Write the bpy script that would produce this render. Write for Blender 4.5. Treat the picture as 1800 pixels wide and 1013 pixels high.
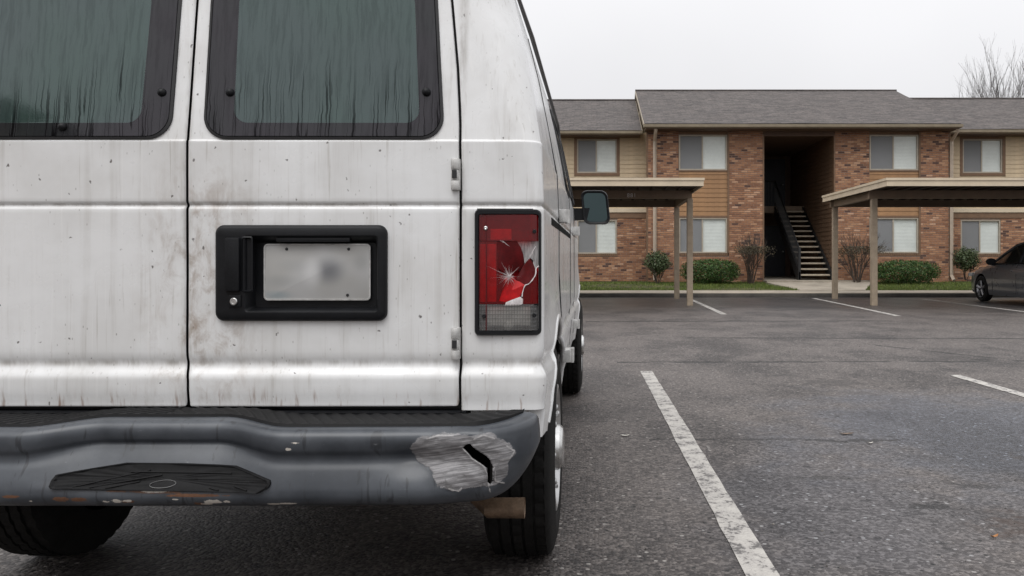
import bpy, bmesh, math, random
from math import sin, cos, pi, radians, sqrt, atan2, exp
from mathutils import Vector, Matrix, noise as mnoise

for o in list(bpy.data.objects):
    bpy.data.objects.remove(o, do_unlink=True)
SC = bpy.context.scene
COL = SC.collection
random.seed(7)

# ------------------------------------------------------------------ camera
CAM_H = 1.05
cam_d = bpy.data.cameras.new('camera')
cam_d.sensor_fit = 'HORIZONTAL'
cam_d.sensor_width = 36.0
cam_d.lens = 28.6
cam_d.shift_x = -150.0 / 1800.0
cam_d.shift_y = -51.5 / 1800.0
cam_d.clip_start = 0.05
cam_d.clip_end = 2000.0
cam = bpy.data.objects.new('camera', cam_d)
COL.objects.link(cam)
cam.location = (0, 0, CAM_H)
cam.rotation_euler = (radians(90), 0, 0)
SC.camera = cam

# ------------------------------------------------------------------ world: overcast sky
W = bpy.data.worlds.new('World')
SC.world = W
W.use_nodes = True
SUN_EL, SUN_AZ = radians(60), radians(200)      # behind the camera, a little to the left

def node(nt, typ, ins=None, **props):
    nd = nt.nodes.new('ShaderNode' + typ)
    for k, v in props.items():
        setattr(nd, k, v)
    for k, v in (ins or {}).items():
        s = nd.inputs[k]
        if isinstance(v, bpy.types.NodeSocket):
            nt.links.new(v, s)
        else:
            if hasattr(s.default_value, '__len__') and len(s.default_value) == 4 and hasattr(v, '__len__') and len(v) == 3:
                v = (*v, 1.0)
            s.default_value = v
    return nd

def M(nt, op, a, b=0.0, c=None, clamp=False):
    nd = node(nt, 'Math', {0: a, 1: b}, operation=op, use_clamp=clamp)
    if c is not None:
        if isinstance(c, bpy.types.NodeSocket):
            nt.links.new(c, nd.inputs[2])
        else:
            nd.inputs[2].default_value = c
    return nd.outputs[0]

def MIX(nt, f, a, b, blend='MIX'):
    nd = node(nt, 'Mix', {0: f, 6: a, 7: b}, data_type='RGBA', blend_type=blend)
    return nd.outputs[2]

def STEP(nt, x, lo, hi):
    nd = node(nt, 'MapRange', {0: x, 1: lo, 2: hi, 3: 0.0, 4: 1.0}, interpolation_type='SMOOTHSTEP')
    return nd.outputs[0]

def NOISE(nt, vec, scale, detail=3.0, rough=0.55, dist=0.0):
    return node(nt, 'TexNoise', {'Vector': vec, 'Scale': scale, 'Detail': detail, 'Roughness': rough, 'Distortion': dist}).outputs[0]

def SCALE(nt, vec, s):
    return node(nt, 'VectorMath', {0: vec, 1: s}, operation='MULTIPLY').outputs[0]

def OBJCO(nt):
    return node(nt, 'TexCoord').outputs['Object']

def XYZ(nt, vec):
    s = node(nt, 'SeparateXYZ', {0: vec})
    return s.outputs[0], s.outputs[1], s.outputs[2]

wt = W.node_tree
wt.nodes.clear()
sky = node(wt, 'TexSky', sky_type='NISHITA', sun_disc=False, sun_elevation=SUN_EL, sun_rotation=SUN_AZ,
           air_density=1.0, dust_density=4.0, ozone_density=1.0)
hs = node(wt, 'HueSaturation', {'Saturation': 0.15, 'Value': 1.0, 'Color': sky.outputs[0]})
# closed cloud layer: the overcast luminance law, brighter overhead than at the horizon
gen = node(wt, 'TexCoord').outputs['Generated']
_, _, gz = XYZ(wt, gen)
up = M(wt, 'MAXIMUM', gz, 0.0)
lum = M(wt, 'MULTIPLY_ADD', up, 7.5, c=6.3)
cl = NOISE(wt, gen, 2.2, 4.0, 0.5)
lum = M(wt, 'MULTIPLY', lum, M(wt, 'MULTIPLY_ADD', cl, 0.22, c=0.89))
cc = node(wt, 'CombineXYZ', {0: M(wt, 'MULTIPLY', lum, 0.995), 1: M(wt, 'MULTIPLY', lum, 0.995), 2: M(wt, 'MULTIPLY', lum, 1.02)})
mixs = MIX(wt, 0.96, hs.outputs[0], cc.outputs[0])
bg = node(wt, 'Background', {'Color': mixs, 'Strength': 0.1})
wo = node(wt, 'OutputWorld', {'Surface': bg.outputs[0]})

sun_d = bpy.data.lights.new('sun', 'SUN')
sun_d.energy = 1.25
sun_d.angle = radians(40)
sun_d.color = (1.0, 0.985, 0.965)
sun = bpy.data.objects.new('sun', sun_d)
COL.objects.link(sun)
sdir = Vector((sin(SUN_AZ) * cos(SUN_EL), cos(SUN_AZ) * cos(SUN_EL), sin(SUN_EL)))
sun.rotation_euler = (-sdir).to_track_quat('-Z', 'Y').to_euler()

SC.view_settings.view_transform = 'Standard'
SC.view_settings.look = 'None'
SC.view_settings.exposure = 0.18
SC.view_settings.gamma = 1.0
SC.view_settings.use_curve_mapping = False
SC.render.engine = 'CYCLES'
SC.cycles.use_denoising = True
SC.cycles.max_bounces = 8
SC.cycles.diffuse_bounces = 4
SC.cycles.glossy_bounces = 4
SC.cycles.transparent_max_bounces = 12
SC.cycles.caustics_reflective = False
SC.cycles.caustics_refractive = False

# ------------------------------------------------------------------ helpers
def mk(name, verts, faces, mat, parent=None, smooth=0.0, mats=None, midx=None):
    """one mesh object; smooth = crease angle in degrees (0 = flat)"""
    me = bpy.data.meshes.new(name)
    me.from_pydata([tuple(v) for v in verts], [], faces)
    for m in (mats or [mat]):
        me.materials.append(m)
    if midx is not None:
        me.polygons.foreach_set('material_index', midx)
    if smooth:
        me.polygons.foreach_set('use_smooth', [True] * len(me.polygons))
        me.set_sharp_from_angle(angle=radians(smooth))
    me.update()
    return link(name, me, parent)

def link(name, me, parent=None, loc=None):
    o = bpy.data.objects.new(name, me)
    COL.objects.link(o)
    if parent is not None:
        o.parent = parent
    if loc is not None:
        o.location = loc
    return o

def empty(name, loc=(0, 0, 0), rz=0.0, label=None, cat=None, group=None):
    o = bpy.data.objects.new(name, None)
    o.empty_display_size = 0.2
    COL.objects.link(o)
    o.location = loc
    o.rotation_euler = (0, 0, rz)
    return tag(o, label, cat, group)

def tag(o, label=None, cat=None, group=None, kind=None):
    if label: o['label'] = label
    if cat: o['category'] = cat
    if group: o['group'] = group
    if kind: o['kind'] = kind
    return o

class G:
    """collects geometry for one mesh"""
    def __init__(s):
        s.v = []; s.f = []
    def add(s, vs, fs):
        b = len(s.v)
        s.v += [tuple(v) for v in vs]
        s.f += [tuple(b + i for i in f) for f in fs]
        return s
    def box(s, x0, x1, y0, y1, z0, z1):
        return s.add([(x0, y0, z0), (x1, y0, z0), (x1, y1, z0), (x0, y1, z0), (x0, y0, z1), (x1, y0, z1), (x1, y1, z1), (x0, y1, z1)],
                     [(0, 3, 2, 1), (4, 5, 6, 7), (0, 1, 5, 4), (1, 2, 6, 5), (2, 3, 7, 6), (3, 0, 4, 7)])
    def bbox(s, x0, x1, y0, y1, z0, z1, b):
        """box with chamfered edges"""
        bm = bmesh.new()
        bmesh.ops.create_cube(bm, size=1.0)
        for v in bm.verts:
            v.co = Vector((x0 + (v.co.x + .5) * (x1 - x0), y0 + (v.co.y + .5) * (y1 - y0), z0 + (v.co.z + .5) * (z1 - z0)))
        bmesh.ops.bevel(bm, geom=bm.edges[:], offset=b, segments=2, profile=0.6, affect='EDGES')
        bm.verts.index_update()
        s.add([v.co[:] for v in bm.verts], [[v.index for v in f.verts] for f in bm.faces])
        bm.free()
        return s
    def tube(s, pts, rads, n=8, cap=True):
        pts = [Vector(p) for p in pts]
        if not hasattr(rads, '__len__'):
            rads = [rads] * len(pts)
        vs = []; fs = []
        up = Vector((0, 0, 1))
        for i, p in enumerate(pts):
            t = (pts[min(i + 1, len(pts) - 1)] - pts[max(i - 1, 0)]).normalized()
            a = t.cross(up)
            if a.length < 1e-3:
                a = t.cross(Vector((0, 1, 0)))
            a.normalize()
            b = t.cross(a)
            for k in range(n):
                an = 2 * pi * k / n
                vs.append(p + (a * cos(an) + b * sin(an)) * rads[i])
        for i in range(len(pts) - 1):
            for k in range(n):
                k2 = (k + 1) % n
                fs.append((i * n + k, i * n + k2, (i + 1) * n + k2, (i + 1) * n + k))
        if cap:
            fs.append(tuple(range(n))[::-1])
            fs.append(tuple((len(pts) - 1) * n + k for k in range(n)))
        return s.add(vs, fs)
    def lathe(s, prof, c, axis='X', n=32, a0=0.0, a1=2 * pi):
        """prof: list of (along, radius) round an axis through c"""
        vs = []; fs = []
        full = abs(a1 - a0 - 2 * pi) < 1e-6
        m = n if full else n + 1
        for k in range(m):
            an = a0 + (a1 - a0) * k / n
            for (h, r) in prof:
                if axis == 'X':
                    vs.append((c[0] + h, c[1] + r * cos(an), c[2] + r * sin(an)))
                elif axis == 'Y':
                    vs.append((c[0] + r * cos(an), c[1] + h, c[2] + r * sin(an)))
                else:
                    vs.append((c[0] + r * cos(an), c[1] + r * sin(an), c[2] + h))
        L = len(prof)
        for k in range(n):
            k2 = (k + 1) % m
            for i in range(L - 1):
                fs.append((k * L + i, k * L + i + 1, k2 * L + i + 1, k2 * L + i))
        return s.add(vs, fs)
    def ring(s, loops, close=False):
        """skin between loops of equal length; close = fill the last loop"""
        b = len(s.v)
        n = len(loops[0])
        vs = [p for l in loops for p in l]
        fs = []
        for i in range(len(loops) - 1):
            for k in range(n):
                k2 = (k + 1) % n
                fs.append((i * n + k, i * n + k2, (i + 1) * n + k2, (i + 1) * n + k))
        if close:
            fs.append(tuple((len(loops) - 1) * n + k for k in range(n)))
        return s.add(vs, fs)
    def prism(s, poly, f0, f1):
        """closed prism: poly of 2-d points, f0/f1 map a point to its two ends"""
        n = len(poly)
        vs = [f0(p) for p in poly] + [f1(p) for p in poly]
        fs = [tuple(range(n)), tuple(range(2 * n - 1, n - 1, -1))]
        for k in range(n):
            k2 = (k + 1) % n
            fs.append((k2, k, n + k, n + k2))
        return s.add(vs, fs)
    def obj(s, name, mat, parent=None, smooth=0.0, recalc=False, **kw):
        o = mk(name, s.v, s.f, mat, parent, 0 if recalc else smooth, **kw)
        if recalc:
            bm = bmesh.new(); bm.from_mesh(o.data)
            bmesh.ops.recalc_face_normals(bm, faces=bm.faces[:])
            bm.to_mesh(o.data); bm.free()
            if smooth:
                o.data.polygons.foreach_set('use_smooth', [True] * len(o.data.polygons))
                o.data.set_sharp_from_angle(angle=radians(smooth))
        return o

def rr(x0, x1, z0, z1, r, n=6):
    """rounded rectangle, counter-clockwise 2-d points"""
    out = []
    for cx, cz, a in ((x1 - r, z0 + r, -pi / 2), (x1 - r, z1 - r, 0), (x0 + r, z1 - r, pi / 2), (x0 + r, z0 + r, pi)):
        for k in range(n + 1):
            t = a + pi / 2 * k / n
            out.append((cx + r * cos(t), cz + r * sin(t)))
    return out

def inpoly(p, poly):
    x, y = p; c = False; n = len(poly); j = n - 1
    for i in range(n):
        xi, yi = poly[i]; xj, yj = poly[j]
        if (yi > y) != (yj > y) and x < (xj - xi) * (y - yi) / (yj - yi) + xi:
            c = not c
        j = i
    return c

def nearpoly(p, poly):
    """nearest point on the polygon's outline and its distance"""
    best = None; bd = 1e9
    for i in range(len(poly)):
        a = Vector(poly[i]); b = Vector(poly[(i + 1) % len(poly)])
        d = b - a
        t = max(0, min(1, (Vector(p) - a).dot(d) / max(d.dot(d), 1e-12)))
        q = a + d * t
        e = (Vector(p) - q).length
        if e < bd:
            bd = e; best = q
    return best, bd

def sstep(a, b, x):
    t = max(0.0, min(1.0, (x - a) / (b - a)))
    return t * t * (3 - 2 * t)

def lerp(a, b, t):
    return a + (b - a) * t

def interp(pts, x):
    """piecewise linear through (x, y) pairs sorted by x"""
    if x <= pts[0][0]: return pts[0][1]
    for (x0, y0), (x1, y1) in zip(pts, pts[1:]):
        if x <= x1:
            return lerp(y0, y1, (x - x0) / (x1 - x0))
    return pts[-1][1]

def pnoise(x, y, z=0.0):
    return mnoise.noise(Vector((x, y, z)))

# ------------------------------------------------------------------ materials
def newmat(name):
    m = bpy.data.materials.new(name)
    m.use_nodes = True
    nt = m.node_tree
    nt.nodes.clear()
    out = node(nt, 'OutputMaterial')
    return m, nt, out

def pbsdf(nt, out, **kw):
    b = node(nt, 'BsdfPrincipled', {k.replace('_', ' '): v for k, v in kw.items()})
    nt.links.new(b.outputs[0], out.inputs[0])
    return b

def bump(nt, h, strength=0.3, dist=0.01):
    return node(nt, 'Bump', {'Height': h, 'Strength': strength, 'Distance': dist}).outputs[0]

def simple(name, col, rough=0.6, metal=0.0, var=0.15, scale=6.0, bmp=0.0, bscale=60.0, spec=0.5, stretch=(1, 1, 1), coat=0.0):
    """base colour with noise variation, uneven gloss and optional fine relief"""
    m, nt, out = newmat(name)
    co = SCALE(nt, OBJCO(nt), stretch)
    n1 = NOISE(nt, co, scale, 4.0, 0.6)
    n2 = NOISE(nt, co, scale * 9, 3.0, 0.6)
    f = M(nt, 'MULTIPLY_ADD', n1, 0.7, c=M(nt, 'MULTIPLY', n2, 0.3))
    dark = tuple(c * (1 - var * 1.6) for c in col); lite = tuple(min(1, c * (1 + var * 1.6)) for c in col)
    c = MIX(nt, STEP(nt, f, 0.25, 0.75), dark, lite)
    kw = dict(Base_Color=c, Roughness=M(nt, 'MULTIPLY_ADD', n1, 0.2, c=rough - 0.1), Metallic=metal)
    b = pbsdf(nt, out, **kw)
    b.inputs['Specular IOR Level'].default_value = spec
    b.inputs['Coat Weight'].default_value = coat
    if bmp:
        nt.links.new(bump(nt, NOISE(nt, co, bscale, 4.0, 0.65), bmp, 0.006), b.inputs['Normal'])
    return m

def thin_fresnel(nt, ior):
    """fresnel of a thin sheet, the same from both of its sides"""
    bf = node(nt, 'NewGeometry').outputs['Backfacing']
    return node(nt, 'Fresnel', {'IOR': M(nt, 'MULTIPLY_ADD', bf, 1.0 / ior - ior, c=ior)})

def glassy(name, tint, gloss_rough=0.02, body=None, bodyfac=0.0, ior=1.45):
    """thin clear pane: fresnel mirror over a see-through tint, some body colour"""
    m, nt, out = newmat(name)
    fr = thin_fresnel(nt, ior)
    tr = node(nt, 'BsdfTransparent', {'Color': tint})
    base = tr.outputs[0]
    if body:
        df = node(nt, 'BsdfDiffuse', {'Color': body})
        base = node(nt, 'MixShader', {0: bodyfac, 1: tr.outputs[0], 2: df.outputs[0]}).outputs[0]
    gl = node(nt, 'BsdfGlossy', {'Color': (1, 1, 1), 'Roughness': gloss_rough})
    mx = node(nt, 'MixShader', {0: fr.outputs[0], 1: base, 2: gl.outputs[0]})
    nt.links.new(mx.outputs[0], out.inputs[0])
    return m, nt, gl, base

# ---- van paint: white enamel with road dirt, drip streaks, specks and stone chips
def van_paint():
    m, nt, out = newmat('van_white_paint')
    co = OBJCO(nt)
    x, y, z = XYZ(nt, co)
    blotch = NOISE(nt, co, 2.6, 5.0, 0.6)
    streak = NOISE(nt, SCALE(nt, co, (26, 26, 1.1)), 1.0, 4.0, 0.6, 0.25)
    fine = NOISE(nt, SCALE(nt, co, (95, 95, 3.5)), 1.0, 3.0, 0.6, 0.3)
    film = STEP(nt, blotch, 0.34, 0.64)
    st = M(nt, 'MULTIPLY', STEP(nt, streak, 0.50, 0.72), M(nt, 'MULTIPLY_ADD', film, 0.75, c=0.25))
    fs = M(nt, 'MULTIPLY', STEP(nt, fine, 0.57, 0.72), film)
    c = MIX(nt, M(nt, 'MULTIPLY', film, 0.5), (0.775, 0.78, 0.78), (0.545, 0.535, 0.515))
    c = MIX(nt, M(nt, 'MULTIPLY', st, 0.42), c, (0.42, 0.40, 0.37))
    c = MIX(nt, M(nt, 'MULTIPLY', fs, 0.5), c, (0.34, 0.31, 0.27))
    # pale run marks where water washed the film off
    wash = STEP(nt, NOISE(nt, SCALE(nt, co, (40, 40, 0.9)), 1.7, 2.0, 0.5, 0.2), 0.62, 0.70)
    c = MIX(nt, M(nt, 'MULTIPLY', wash, 0.3), c, (0.80, 0.80, 0.79))
    # hand-worn brownish grime beside the middle joint of the doors
    near = M(nt, 'MULTIPLY', STEP(nt, M(nt, 'ABSOLUTE', M(nt, 'ADD', x, -0.045)), 0.24, 0.0),
             STEP(nt, M(nt, 'ABSOLUTE', M(nt, 'ADD', z, -0.95)), 0.52, 0.10))
    g = STEP(nt, NOISE(nt, SCALE(nt, co, (1, 1, 0.6)), 17.0, 6.0, 0.68, 0.5), 0.42, 0.72)
    c = MIX(nt, M(nt, 'MULTIPLY', M(nt, 'MULTIPLY', near, g), 0.85), c, (0.30, 0.235, 0.185))
    # dry rust bleeding from the bottom edge of the doors
    rb = M(nt, 'MULTIPLY', STEP(nt, z, 0.70, 0.63), STEP(nt, NOISE(nt, SCALE(nt, co, (60, 60, 5)), 1.0, 3.0), 0.58, 0.75))
    c = MIX(nt, M(nt, 'MULTIPLY', rb, 0.75), c, (0.22, 0.11, 0.06))
    # grime along the joints, darker lines in the pressed grooves
    gn = STEP(nt, NOISE(nt, SCALE(nt, co, (14, 14, 3)), 1.0, 5.0, 0.7), 0.40, 0.68)
    gv = M(nt, 'MAXIMUM', STEP(nt, M(nt, 'ABSOLUTE', M(nt, 'ADD', z, -1.2045)), 0.007, 0.002), M(nt, 'MAXIMUM', STEP(nt, M(nt, 'ABSOLUTE', M(nt, 'ADD', z, -0.752)), 0.016, 0.0), STEP(nt, M(nt, 'ABSOLUTE', M(nt, 'ADD', x, -0.782)), 0.022, 0.003)))
    gv = M(nt, 'MAXIMUM', gv, M(nt, 'MULTIPLY', STEP(nt, M(nt, 'ABSOLUTE', x), 0.02, 0.004), 0.8))
    c = MIX(nt, M(nt, 'MULTIPLY', M(nt, 'MULTIPLY', gv, gn), 0.6), c, (0.25, 0.225, 0.195))
    # specks and chips
    vo = node(nt, 'TexVoronoi', {'Vector': node(nt, 'VectorMath', {0: co, 1: SCALE(nt, node(nt, 'TexNoise', {'Vector': co, 'Scale': 90.0}).outputs[1], (0.012, 0.012, 0.02))}, operation='ADD').outputs[0], 'Scale': 34.0})
    rnd, _, _ = XYZ(nt, vo.outputs['Color'])
    sp = M(nt, 'MULTIPLY', STEP(nt, vo.outputs['Distance'], 0.15, 0.07), M(nt, 'GREATER_THAN', M(nt, 'MULTIPLY_ADD', film, 0.10, c=rnd), 0.84))
    c = MIX(nt, M(nt, 'MULTIPLY', sp, 0.85), c, (0.07, 0.06, 0.055))
    vo2 = node(nt, 'TexVoronoi', {'Vector': SCALE(nt, co, (1, 1, 0.5)), 'Scale': 95.0})
    r2, _, _ = XYZ(nt, vo2.outputs['Color'])
    sp2 = M(nt, 'MULTIPLY', STEP(nt, vo2.outputs['Distance'], 0.22, 0.10), M(nt, 'MULTIPLY', M(nt, 'GREATER_THAN', r2, 0.80), film))
    c = MIX(nt, M(nt, 'MULTIPLY', sp2, 0.6), c, (0.14, 0.12, 0.10))
    ro = M(nt, 'MULTIPLY_ADD', film, 0.22, c=0.22)
    b = pbsdf(nt, out, Base_Color=c, Roughness=ro)
    b.inputs['Coat Weight'].default_value = 0.4
    b.inputs['Coat Roughness'].default_value = 0.12
    bh = M(nt, 'MULTIPLY_ADD', NOISE(nt, co, 9.0, 2.0), 1.0, c=M(nt, 'MULTIPLY', sp, -0.3))
    nt.links.new(bump(nt, bh, 0.12, 0.006), b.inputs['Normal'])
    return m

def wet_glass(name, body, frit=False):
    """tinted rear glass misted over, cut by dark run-off trails"""
    m, nt, out = newmat(name)
    co = OBJCO(nt)
    x, y, z = XYZ(nt, co)
    wob = NOISE(nt, SCALE(nt, co, (9, 9, 14)), 1.0, 3.0)
    wx = M(nt, 'MULTIPLY_ADD', wob, 0.016, c=x)
    wv = node(nt, 'CombineXYZ', {0: M(nt, 'MULTIPLY', wx, 76.0), 1: 0.0, 2: M(nt, 'MULTIPLY', z, 1.2)}).outputs[0]
    t1 = node(nt, 'TexVoronoi', {'Vector': wv, 'Scale': 1.0}, feature='DISTANCE_TO_EDGE').outputs[0]
    # vertical trails: thin ridges of a stretched noise
    nz = NOISE(nt, wv, 0.9, 2.0, 0.45)
    ridge = STEP(nt, M(nt, 'ABSOLUTE', M(nt, 'ADD', nz, -0.5)), 0.030, 0.010)
    # broad wet sheets
    sheet = STEP(nt, NOISE(nt, SCALE(nt, node(nt, 'CombineXYZ', {0: wx, 1: 0.0, 2: z}).outputs[0], (70, 1, 6.0)), 1.0, 5.0, 0.65), 0.46, 0.62)
    low = STEP(nt, M(nt, 'MULTIPLY_ADD', NOISE(nt, SCALE(nt, co, (24, 1, 0.5)), 1.0, 2.0), 0.42, c=z), 1.86, 1.68)
    tr = M(nt, 'MULTIPLY', ridge, M(nt, 'MULTIPLY_ADD', low, 0.95, c=0.05))
    hue = NOISE(nt, co, 3.0, 2.0)
    c0 = MIX(nt, STEP(nt, hue, 0.35, 0.7), body, tuple(body[i] * (0.92, 1.10, 0.96)[i] for i in range(3)))
    c = MIX(nt, M(nt, 'MULTIPLY', sheet, 0.34), c0, tuple(v * 0.45 for v in body))
    c = MIX(nt, M(nt, 'MULTIPLY', tr, 0.85), c, tuple(v * 0.16 for v in body))
    ro = M(nt, 'MULTIPLY_ADD', sheet, -0.03, c=0.07)
    b = pbsdf(nt, out, Base_Color=c, Roughness=ro)
    nt.links.new(M(nt, 'MULTIPLY', M(nt, 'MULTIPLY_ADD', tr, -0.6, c=M(nt, 'MULTIPLY_ADD', sheet, -0.17, c=1.03)), 0.42 if frit else 0.85), b.inputs['Specular IOR Level'])
    b.inputs['Specular Tint'].default_value = (0.84, 0.98, 0.97, 1) if not frit else (0.98, 0.95, 1.0, 1)
    h = M(nt, 'MULTIPLY_ADD', tr, 1.0, c=M(nt, 'MULTIPLY', NOISE(nt, co, 160.0, 2.0), 0.1))
    nt.links.new(bump(nt, h, 0.10, 0.002), b.inputs['Normal'])
    return m

def bumper_mat():
    m, nt, out = newmat('bumper_grey_plastic')
    co = OBJCO(nt)
    x, y, z = XYZ(nt, co)
    def att(n):
        return node(nt, 'Attribute', attribute_name=n).outputs['Fac']
    sc_, ru_, ch_, li_ = att('scrape'), att('rust'), att('chip'), att('lite')
    n1 = NOISE(nt, co, 5.0, 5.0, 0.6)
    run = STEP(nt, NOISE(nt, SCALE(nt, co, (44, 20, 4.0)), 1.0, 3.0, 0.6, 0.4), 0.60, 0.66)
    c = MIX(nt, STEP(nt, n1, 0.3, 0.7), (0.036, 0.041, 0.049), (0.076, 0.084, 0.096))
    c = MIX(nt, M(nt, 'MULTIPLY', run, 0.75), c, (0.026, 0.028, 0.032))
    scuff = STEP(nt, NOISE(nt, SCALE(nt, co, (4, 4, 18)), 6.0, 6.0, 0.7), 0.66, 0.74)
    c = MIX(nt, M(nt, 'MULTIPLY', scuff, 0.35), c, (0.30, 0.31, 0.32))
    # long grazing scratches in the scraped patch
    gr = NOISE(nt, SCALE(nt, node(nt, 'VectorRotate', {'Vector': co, 'Angle': 0.14}, rotation_type='Y_AXIS').outputs[0], (11, 11, 240)), 1.0, 5.0, 0.7, 0.5)
    br = NOISE(nt, co, 26.0, 6.0, 0.7)
    sraw = M(nt, 'MULTIPLY_ADD', br, 0.9, c=M(nt, 'ADD', sc_, -0.45))
    sm = STEP(nt, sraw, 0.46, 0.56)
    scol = MIX(nt, STEP(nt, gr, 0.36, 0.66), (0.13, 0.127, 0.13), (0.33, 0.32, 0.325))
    scol = MIX(nt, STEP(nt, NOISE(nt, SCALE(nt, co, (1, 1, 1.6)), 15.0, 5.0, 0.65, 1.0), 0.50, 0.66), scol, (0.13, 0.125, 0.125))
    c = MIX(nt, M(nt, 'MULTIPLY', sm, 0.9), c, scol)
    c = MIX(nt, STEP(nt, M(nt, 'MULTIPLY_ADD', NOISE(nt, co, 75.0, 4.0, 0.7), 0.7, c=M(nt, 'ADD', li_, -0.35)), 0.50, 0.72), c, (0.38, 0.37, 0.365))
    rm = STEP(nt, M(nt, 'MULTIPLY_ADD', NOISE(nt, SCALE(nt, co, (1, 1, 2)), 60.0, 5.0, 0.7), 0.8, c=M(nt, 'ADD', ru_, -0.4)), 0.48, 0.58)
    rc = MIX(nt, NOISE(nt, co, 120.0, 3.0), (0.07, 0.03, 0.018), (0.22, 0.11, 0.06))
    c = MIX(nt, rm, c, rc)
    cm = STEP(nt, M(nt, 'MULTIPLY_ADD', NOISE(nt, co, 110.0, 4.0, 0.7), 0.8, c=M(nt, 'ADD', ch_, -0.4)), 0.50, 0.56)
    c = MIX(nt, cm, c, (0.62, 0.58, 0.52))
    ro = M(nt, 'MULTIPLY_ADD', sm, 0.2, c=M(nt, 'MULTIPLY_ADD', n1, 0.25, c=0.22))
    b = pbsdf(nt, out, Base_Color=c, Roughness=ro)
    h = M(nt, 'MULTIPLY_ADD', M(nt, 'MULTIPLY', gr, sm), 1.0, c=M(nt, 'MULTIPLY', NOISE(nt, co, 22.0, 3.0), 0.25))
    nt.links.new(bump(nt, h, 0.35, 0.004), b.inputs['Normal'])
    return m

def asphalt_mat():
    m, nt, out = newmat('asphalt')
    co = OBJCO(nt)
    x, y, z = XYZ(nt, co)
    big = NOISE(nt, co, 0.22, 5.0, 0.6)
    mid = NOISE(nt, SCALE(nt, co, (1.0, 0.7, 1.0)), 1.1, 8.0, 0.66)
    fine = NOISE(nt, co, 38.0, 4.0, 0.7)
    vo = node(nt, 'TexVoronoi', {'Vector': co, 'Scale': 78.0})
    rr_, rg_, rb_ = XYZ(nt, vo.outputs['Color'])
    vo2 = node(nt, 'TexVoronoi', {'Vector': co, 'Scale': 34.0})
    sr, sg, _ = XYZ(nt, vo2.outputs['Color'])
    c = MIX(nt, STEP(nt, mid, 0.38, 0.62), (0.036, 0.031, 0.030), (0.118, 0.101, 0.093))
    c = MIX(nt, M(nt, 'MULTIPLY', STEP(nt, big, 0.44, 0.60), 0.6), c, (0.118, 0.101, 0.093))
    # aggregate: every stone its own grey
    stone = MIX(nt, M(nt, 'POWER', rr_, 1.8), (0.016, 0.014, 0.014), (0.27, 0.24, 0.22))
    c = MIX(nt, 0.5, c, stone)
    c = MIX(nt, M(nt, 'MULTIPLY', STEP(nt, mid, 0.55, 0.36), 0.55), c, MIX(nt, 1.0, c, (0.55, 0.55, 0.57), 'MULTIPLY'))
    c = MIX(nt, M(nt, 'MULTIPLY', STEP(nt, vo2.outputs['Distance'], 0.34, 0.22), M(nt, 'GREATER_THAN', sr, 0.91)), c, (0.30, 0.28, 0.26))
    c = MIX(nt, M(nt, 'MULTIPLY', STEP(nt, vo2.outputs['Distance'], 0.36, 0.20), M(nt, 'LESS_THAN', sg, 0.11)), c, (0.012, 0.012, 0.012))
    vo3 = node(nt, 'TexVoronoi', {'Vector': node(nt, 'VectorMath', {0: co, 1: SCALE(nt, node(nt, 'TexNoise', {'Vector': co, 'Scale': 14.0, 'Detail': 4.0}).outputs[1], (0.10, 0.05, 0.0))}, operation='ADD').outputs[0], 'Scale': 9.0})
    pr, pg, _ = XYZ(nt, vo3.outputs['Color'])
    pit = M(nt, 'MULTIPLY', STEP(nt, vo3.outputs['Distance'], 0.24, 0.12), M(nt, 'GREATER_THAN', M(nt, 'MULTIPLY_ADD', mid, 0.5, c=pr), 1.03))
    c = MIX(nt, M(nt, 'MULTIPLY', pit, 0.75), c, (0.016, 0.014, 0.014))
    def blob(cx, cy, rx, ry, ns, amp):
        dx = M(nt, 'DIVIDE', M(nt, 'ADD', x, -cx), rx); dy = M(nt, 'DIVIDE', M(nt, 'ADD', y, -cy), ry)
        d = M(nt, 'SQRT', M(nt, 'ADD', M(nt, 'MULTIPLY', dx, dx), M(nt, 'MULTIPLY', dy, dy)))
        return M(nt, 'MULTIPLY_ADD', NOISE(nt, co, ns, 5.0, 0.65), amp, c=M(nt, 'ADD', d, -amp * 0.5))
    # bluish worn seal coat, oil stains, brown stain, darker band by the kerb
    blue = STEP(nt, blob(2.35, 4.9, 1.45, 1.9, 1.6, 1.7), 1.05, 0.35)
    c = MIX(nt, M(nt, 'MULTIPLY', blue, 0.85), c, MIX(nt, 1.0, c, (0.62, 0.76, 1.00), 'MULTIPLY'))
    blue2 = STEP(nt, blob(1.0, 3.4, 0.9, 1.3, 1.7, 1.3), 0.95, 0.3)
    c = MIX(nt, M(nt, 'MULTIPLY', blue2, 0.6), c, MIX(nt, 1.0, c, (0.72, 0.82, 0.98), 'MULTIPLY'))
    for (cx, cy, rx, ry, ns, k, col) in ((2.0, 6.9, 0.5, 0.30, 9, 0.55, (0.026, 0.023, 0.022)), (1.62, 7.3, 0.22, 0.12, 11, 0.55, (0.026, 0.023, 0.022)),
                                         (1.42, 3.45, 0.12, 0.06, 22, 0.85, (0.016, 0.015, 0.015)), (1.72, 3.15, 0.24, 0.26, 14, 0.7, (0.046, 0.028, 0.020)),
                                         (2.5, 4.3, 0.4, 0.14, 16, 0.6, (0.034, 0.024, 0.018)), (1.1, 3.9, .25, .05, 24, .6, (0.018, 0.017, 0.016)),
                                         (1.75, 3.75, .15, .06, 24, .7, (0.016, 0.015, 0.015)), (-1.1, 1.6, 1.6, .8, 2, .5, (0.04, 0.036, 0.034))):  # last entry: broad darker patch at the van's tail
        bl = STEP(nt, blob(cx, cy, rx, ry, ns, 3.6), 1.0, 0.2)
        c = MIX(nt, M(nt, 'MULTIPLY', bl, k), c, col)
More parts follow.
